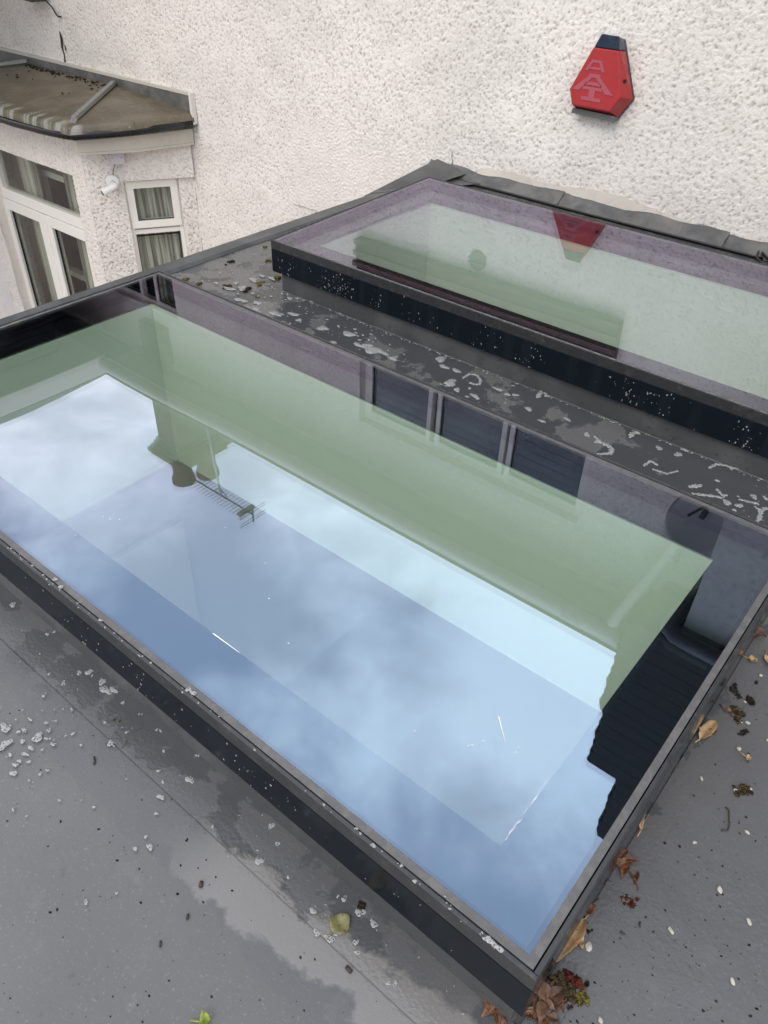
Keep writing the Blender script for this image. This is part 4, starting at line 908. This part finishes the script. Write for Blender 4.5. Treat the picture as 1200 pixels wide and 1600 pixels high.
leaf('dry_leaf', 'pointed tan leaf by the right side of the near rooflight', (1118, 1129), (1092, 1157), .022, 'tan', .2, fold=.3)
leaf('dry_leaf', 'thin curled tan leaf hugging the right kerb of the near rooflight', (1012, 1264), (1000, 1300), .009, 'tan', .5, twist=.12)
leaf('dry_leaf', 'small tan leaf near the right edge below the curled brown leaf', (1182, 1036), (1167, 1030), .014, 'tan', .3)
leaf('dry_leaf', 'pale tan leaf cut by the right edge of the picture', (1203, 1045), (1196, 1025), .016, 'tan', .3)
leaf('dry_leaf', 'dark curled brown leaf at the upper right beside the rooflight', (1196, 998), (1175, 1000), .022, 'brown', .6, fold=.8, twist=.2)
leaf('dry_leaf', 'wet olive leaf in the suds in front of the near rooflight', (546, 1430), (519, 1460), .028, 'olive', .08, fold=.12)
leaf('dry_leaf', 'reddish curled leaf sliver between dark moss lumps', (1143, 1122), (1130, 1110), .006, 'brown', .6, twist=.25)
leaf('dry_leaf', 'yellow-green leaf scrap at the bottom edge of the roof', (330, 1597), (312, 1598), .016, 'green', .4, fold=.6)
leaf('dry_leaf', 'small dark red leaf scrap tucked behind the pointed tan leaf', (1117, 1150), (1110, 1140), .012, 'rust', .4)
leaf('dry_leaf', 'tiny tan leaf flake on the right side of the roof', (1172, 1189), (1164, 1184), .010, 'tan', .3)
leaf('dry_leaf', 'dark leaf fragment standing near the lower moss cluster', (918, 1534), (914, 1545), .006, 'mossb', .3, stem=False)
def crumple(name, label, cx_, cy_, n_, size, mats, seed, group='crumpled leaves on the roof', z=ROOF):
    """a crumpled leaf: several folded lobes on one stem"""
    rr = random.Random(seed); c = at(cx_, cy_, z); q = MB()
    for i in range(n_):
        a = rr.uniform(0, 6.3); L_ = size * rr.uniform(.7, 1.2); d_ = Vector((math.cos(a), math.sin(a), rr.uniform(.0, .5))).normalized(); s_ = d_.cross(Vector((rr.uniform(-.4, .4), rr.uniform(-.4, .4), 1))).normalized(); up_ = s_.cross(d_)
        b = c + Vector((rr.gauss(0, size * .25), rr.gauss(0, size * .25), size * rr.uniform(.05, .4))); vs = []
        for k in range(7):
            u = k / 6; w_ = L_ * .28 * math.sin(math.pi * min(.97, u ** .8 + .03)); p = b + d_ * (L_ * (u - .2)) - up_ * (L_ * .35 * u * u)
            for h in (-1, 0, 1):
                pp = p + s_ * (h * w_) + up_ * (abs(h) * w_ * .5 + rr.uniform(-1, 1) * size * .02); pp.z = max(pp.z, z + .0012); vs.append(pp)
        q.add(vs, [(k * 3 + h, (k + 1) * 3 + h, (k + 1) * 3 + h + 1, k * 3 + h + 1) for k in range(6) for h in range(2)])
    q.tube([c + Vector((0, 0, .004)), c + Vector((size * .6, -size * .3, .008)), c + Vector((size * 1.0, -size * .6, .003))], .0009, 5)
    o = obj(name, q, MT[mats], None, smooth=False, fixn=False); m_ = o.modifiers.new('thickness', 'SOLIDIFY'); m_.thickness = .0006
    return tag(o, label, 'leaf', group)
crumple('crumpled_leaf', 'crumpled brown leaf bundle beside the right kerb of the near rooflight', 977, 1358, 9, .030, 'rust', 4)
crumple('crumpled_leaf', 'orange-brown shredded leaf at the front corner of the near rooflight', 778, 1577, 14, .024, 'rust', 8)
crumple('crumpled_leaf', 'large brown crumpled leaf below the corner of the near rooflight', 856, 1570, 12, .036, 'brown', 12)
crumple('crumpled_leaf', 'small rusty leaf shred at the bottom edge under the corner', 836, 1592, 8, .020, 'rust', 15)
def moss(label, pts, mat, seed, z=ROOF):
    q = MB(); rr = random.Random(seed)
    for (x, y, r) in pts:
        c = at(x, y, z); k = c.length / FPX
        for j in range(7):
            e = r * k * rr.uniform(.30, .55); q.blob(c + Vector((rr.gauss(0, r * k * .42), rr.gauss(0, r * k * .42), e * .55)), e, 2, (1, 1, .7), .5, seed * 31 + j)
        for j in range(16):                              # ragged shoots
            a = rr.uniform(0, 6.3); b0_ = c + Vector((math.cos(a), math.sin(a), 0)) * r * k * rr.uniform(.2, .9); q.tube([b0_ + Vector((0, 0, .001)), b0_ + Vector((math.cos(a) * .003, math.sin(a) * .003, r * k * rr.uniform(.3, .9)))], [.0009, .0002], 4)
    return tag(obj('moss_clump', q, MT[mat], None, smooth=False, fixn=False), label, 'moss', 'moss lumps fallen on the roof')
moss('black moss lump, the uppermost on the right side of the roof', [(1143, 1079, 8), (1151, 1089, 7)], 'mossb', 1)
moss('small black moss lump with a white chip at its left', [(1171, 1096, 7)], 'mossb', 2)
moss('round brown moss lump below the black lumps on the right', [(1154, 1114, 10), (1154, 1127, 5)], 'moss', 3)
moss('speckled moss lump with a white chip at each end', [(1154, 1236, 7), (1163, 1236, 7)], 'moss', 5)
moss('wet dark red moss lump by the bundle of crumpled leaf', [(975, 1410, 7), (984, 1407, 6), (986, 1414, 5)], 'mossr', 6)
moss('black moss lump wedged beside the long narrow leaf', [(917, 1456, 9)], 'mossb', 7)
moss('largest dark moss heap under the near rooflight corner', [(868, 1538, 13), (880, 1555, 14), (862, 1553, 10), (885, 1567, 7)], 'moss', 8)
moss('dark red moss lump on top of the largest heap', [(893, 1533, 12)], 'mossr', 9)
moss('yellowish moss lump right of the largest heap', [(908, 1561, 8), (898, 1562, 5)], 'mossy', 10)
moss('brown moss lump between rooflight kerb and crumpled bundle', [(949, 1379, 6)], 'moss', 11)
moss('brown moss lump in front of the black edge at the left', [(182, 1128, 6)], 'moss', 12)
moss('ragged dark moss piece next to the round suds at the left', [(196, 1164, 6), (203, 1160, 4)], 'moss', 13)
moss('small moss lump stuck on a bubble near the olive leaf', [(564, 1417, 6)], 'mossb', 14, ROOF + .004)
moss('leftmost moss lump on the strip between rooflights', [(290, 437, 4)], 'mossy', 15)
moss('second moss lump from the left on the strip', [(310, 445, 4.5)], 'mossy', 16)
moss('wide dark moss lump with suds round it on the strip', [(352, 450, 4), (358, 448, 4.5)], 'moss', 17)
moss('dark double moss lump in the middle of the splashed suds', [(389, 452, 5), (383, 456, 3.5)], 'mossb', 18)
moss('olive moss lump right of the dark double lump', [(405, 446, 5), (411, 441, 3)], 'mossy', 19)
moss('moss lump nearest the kerb of the far rooflight', [(434, 435, 5)], 'mossy', 20)
moss('upright moss lump left of the far rooflight corner', [(419, 408, 4)], 'mossy', 21)
moss('uppermost moss lump left of the far rooflight', [(414, 387, 3.5)], 'mossy', 22)
moss('flat black wet smear of moss alone on the grey strip', [(358, 410, 3), (364, 409, 3.5), (353, 414, 2)], 'mossb', 23)
moss('small moss lump just above the glass edge of the near rooflight', [(402, 463, 3)], 'mossy', 24)
moss('small dark moss crumb where the tiled reflection ends, beside the kerb', [(965, 1281, 4)], 'mossb', 25)
moss('little dark crumb among leaves near the right edge', [(1178, 1066, 4), (1162, 1047, 3)], 'mossb', 26)
moss('dark ragged crumb below the round brown lump', [(1160, 1146, 4), (1166, 1143, 3)], 'mossb', 27)
moss('mossy crumb with a grey chip by the right kerb', [(1066, 1187, 4)], 'mossb', 28)
def chip(label, x, y, a, b, ang, mat='stone'):
    c = at(x, y, ROOF); k = c.length / FPX; q = MB(); k *= .82; q.blob(c + Vector((0, 0, b * k * .5)), 1, 2, (a * k, b * k, b * k * .6), .14, int(x * 7 + y), ang)
    return tag(obj('stone_chip', q, MT[mat], None, smooth=False, fixn=False), label, 'stone chip', 'pale chips of render grit on the roof')
for a in (('white chip touching the uppermost black moss lump', 1154, 1080, 3, 2, .4), ('white chip left of the small black moss lump', 1164, 1097, 3, 2.2, 0), ('white chip right of the round brown moss lump', 1168, 1130, 4, 3, .2), ('greyish chip under the round brown moss lump', 1157, 1128, 3, 2.6, .1),
          ('small white chip above the dark curled crumb near the right edge', 1188, 1056, 3, 3, 0), ('cream chip with a dark crumb at its side', 1154, 1171, 4, 4, .6), ('white chip at the left end of the speckled moss', 1150, 1236, 4.5, 3, .3), ('white chip at the right end of the speckled moss', 1172, 1234, 3, 3, 0),
          ('pale chip alone by the right kerb', 1055, 1212, 4, 2.6, -.3), ('cream oval chip left of the speckled moss', 1096, 1217, 4, 2.2, -.9), ('white oval chip right of the bent twig', 1167, 1301, 4.5, 2.8, -.4), ('tan chip left of and below the bent twig', 1085, 1317, 4, 2.6, 1.1),
          ('largest cream chip with a dark dent', 1124, 1391, 6, 4, -1.0), ('cream oval chip by a thin white mark near the right edge', 1170, 1441, 6, 3.2, -.8), ('dull olive chip in the open middle of the right side', 1048, 1455, 7, 3.5, -.5), ('cream oval chip lowest on the right side', 1144, 1534, 6, 3.2, -.8),
          ('white three-cornered chip above the long narrow leaf', 959, 1427, 4.5, 4, .3), ('large glassy chip right of the long narrow leaf', 919, 1481, 6, 8, .1), ('pale chip at the very bottom edge', 938, 1595, 5, 3.4, -.7), ('bright white speck by the crumpled bundle', 1010, 1335, 2, 2, 0),
          ('white chip inside the largest moss heap', 863, 1556, 5, 4, .2), ('slim white chip beside the kerb below the tiled reflection', 972, 1307, 2, 4, 0), ('white chip at the right picture edge, halfway down', 1199, 1157, 2.5, 3, 0), ('white flake on the roof left of the black edge', 202, 1115, 4, 2.5, .6), ('thin white flake near the dark patches at left', 231, 1153, 1.5, 3.5, .2)):
    chip(*a)
def twig(label, pts, r=.0012):
    q = MB(); q.tube([at(x, y, ROOF + .0028) for x, y in pts], r, 6); return tag(obj('twig', q, MT['twig'], None, smooth=True), label, 'twig', 'twigs and stalks on the roof')
twig('thin hook-shaped twig lying on the right side of the roof', [(1134, 1261), (1139, 1266), (1140, 1290), (1137, 1297), (1127, 1297)])
twig('short black twig below the long leaf group', [(1000, 1440), (1000, 1447)], .0014)
twig('slanting black twig by the glassy chip', [(969, 1455), (977, 1460)], .0012)
twig('forked dark twig by the black edge at left', [(201, 1150), (213, 1143), (221, 1139), (223, 1142)], .0014)
twig('upright black twig on the purple-grey damp roof at left', [(147, 1182), (148, 1190), (146, 1194)], .0016)
twig('pale stalk rising from the orange-brown shredded leaf', [(745, 1538), (760, 1560), (764, 1570)], .0010)
twig('black twig crumb in the middle of the open roof', [(294, 1428), (292, 1436)], .0020)
twig('black splinter below the middle of the open roof', [(251, 1470), (250, 1479)], .0016)
twig('dark pod beside the bright water film', [(315, 1377), (313, 1386)], .0030)
twig('dark pod in the bright water film', [(541, 1510), (549, 1519)], .0030)
g2 = MB(); rr = random.Random(77)
for i in range(520):
    if rr.random() < .55: p = at(rr.uniform(860, 1200), rr.uniform(1050, 1600), ROOF)
    elif rr.random() < .6: p = at(rr.uniform(0, 700), rr.uniform(1100, 1600), ROOF)
    else: p = Vector((rr.uniform(-2.4, 0), rr.uniform(1.47, 1.93), ROOF))
    if -2.15 < p.x < -.04 and .40 < p.y < 1.465: continue
    if p.y > 1.94: continue
    r = .0006 + .0016 * rr.random() ** 3; g2.blob(p + Vector((0, 0, .0035 if p.y > 1.4 else .0005)), r, 1, (1.3, 1, .7), .3, i)
tag(obj('grit', g2, MT['mossb'], None, fixn=False), 'dark grit and crumbs sprinkled over the grey roof', 'grit', kind='stuff')

for o in sc.objects:
    if 'org' in o: del o['org']
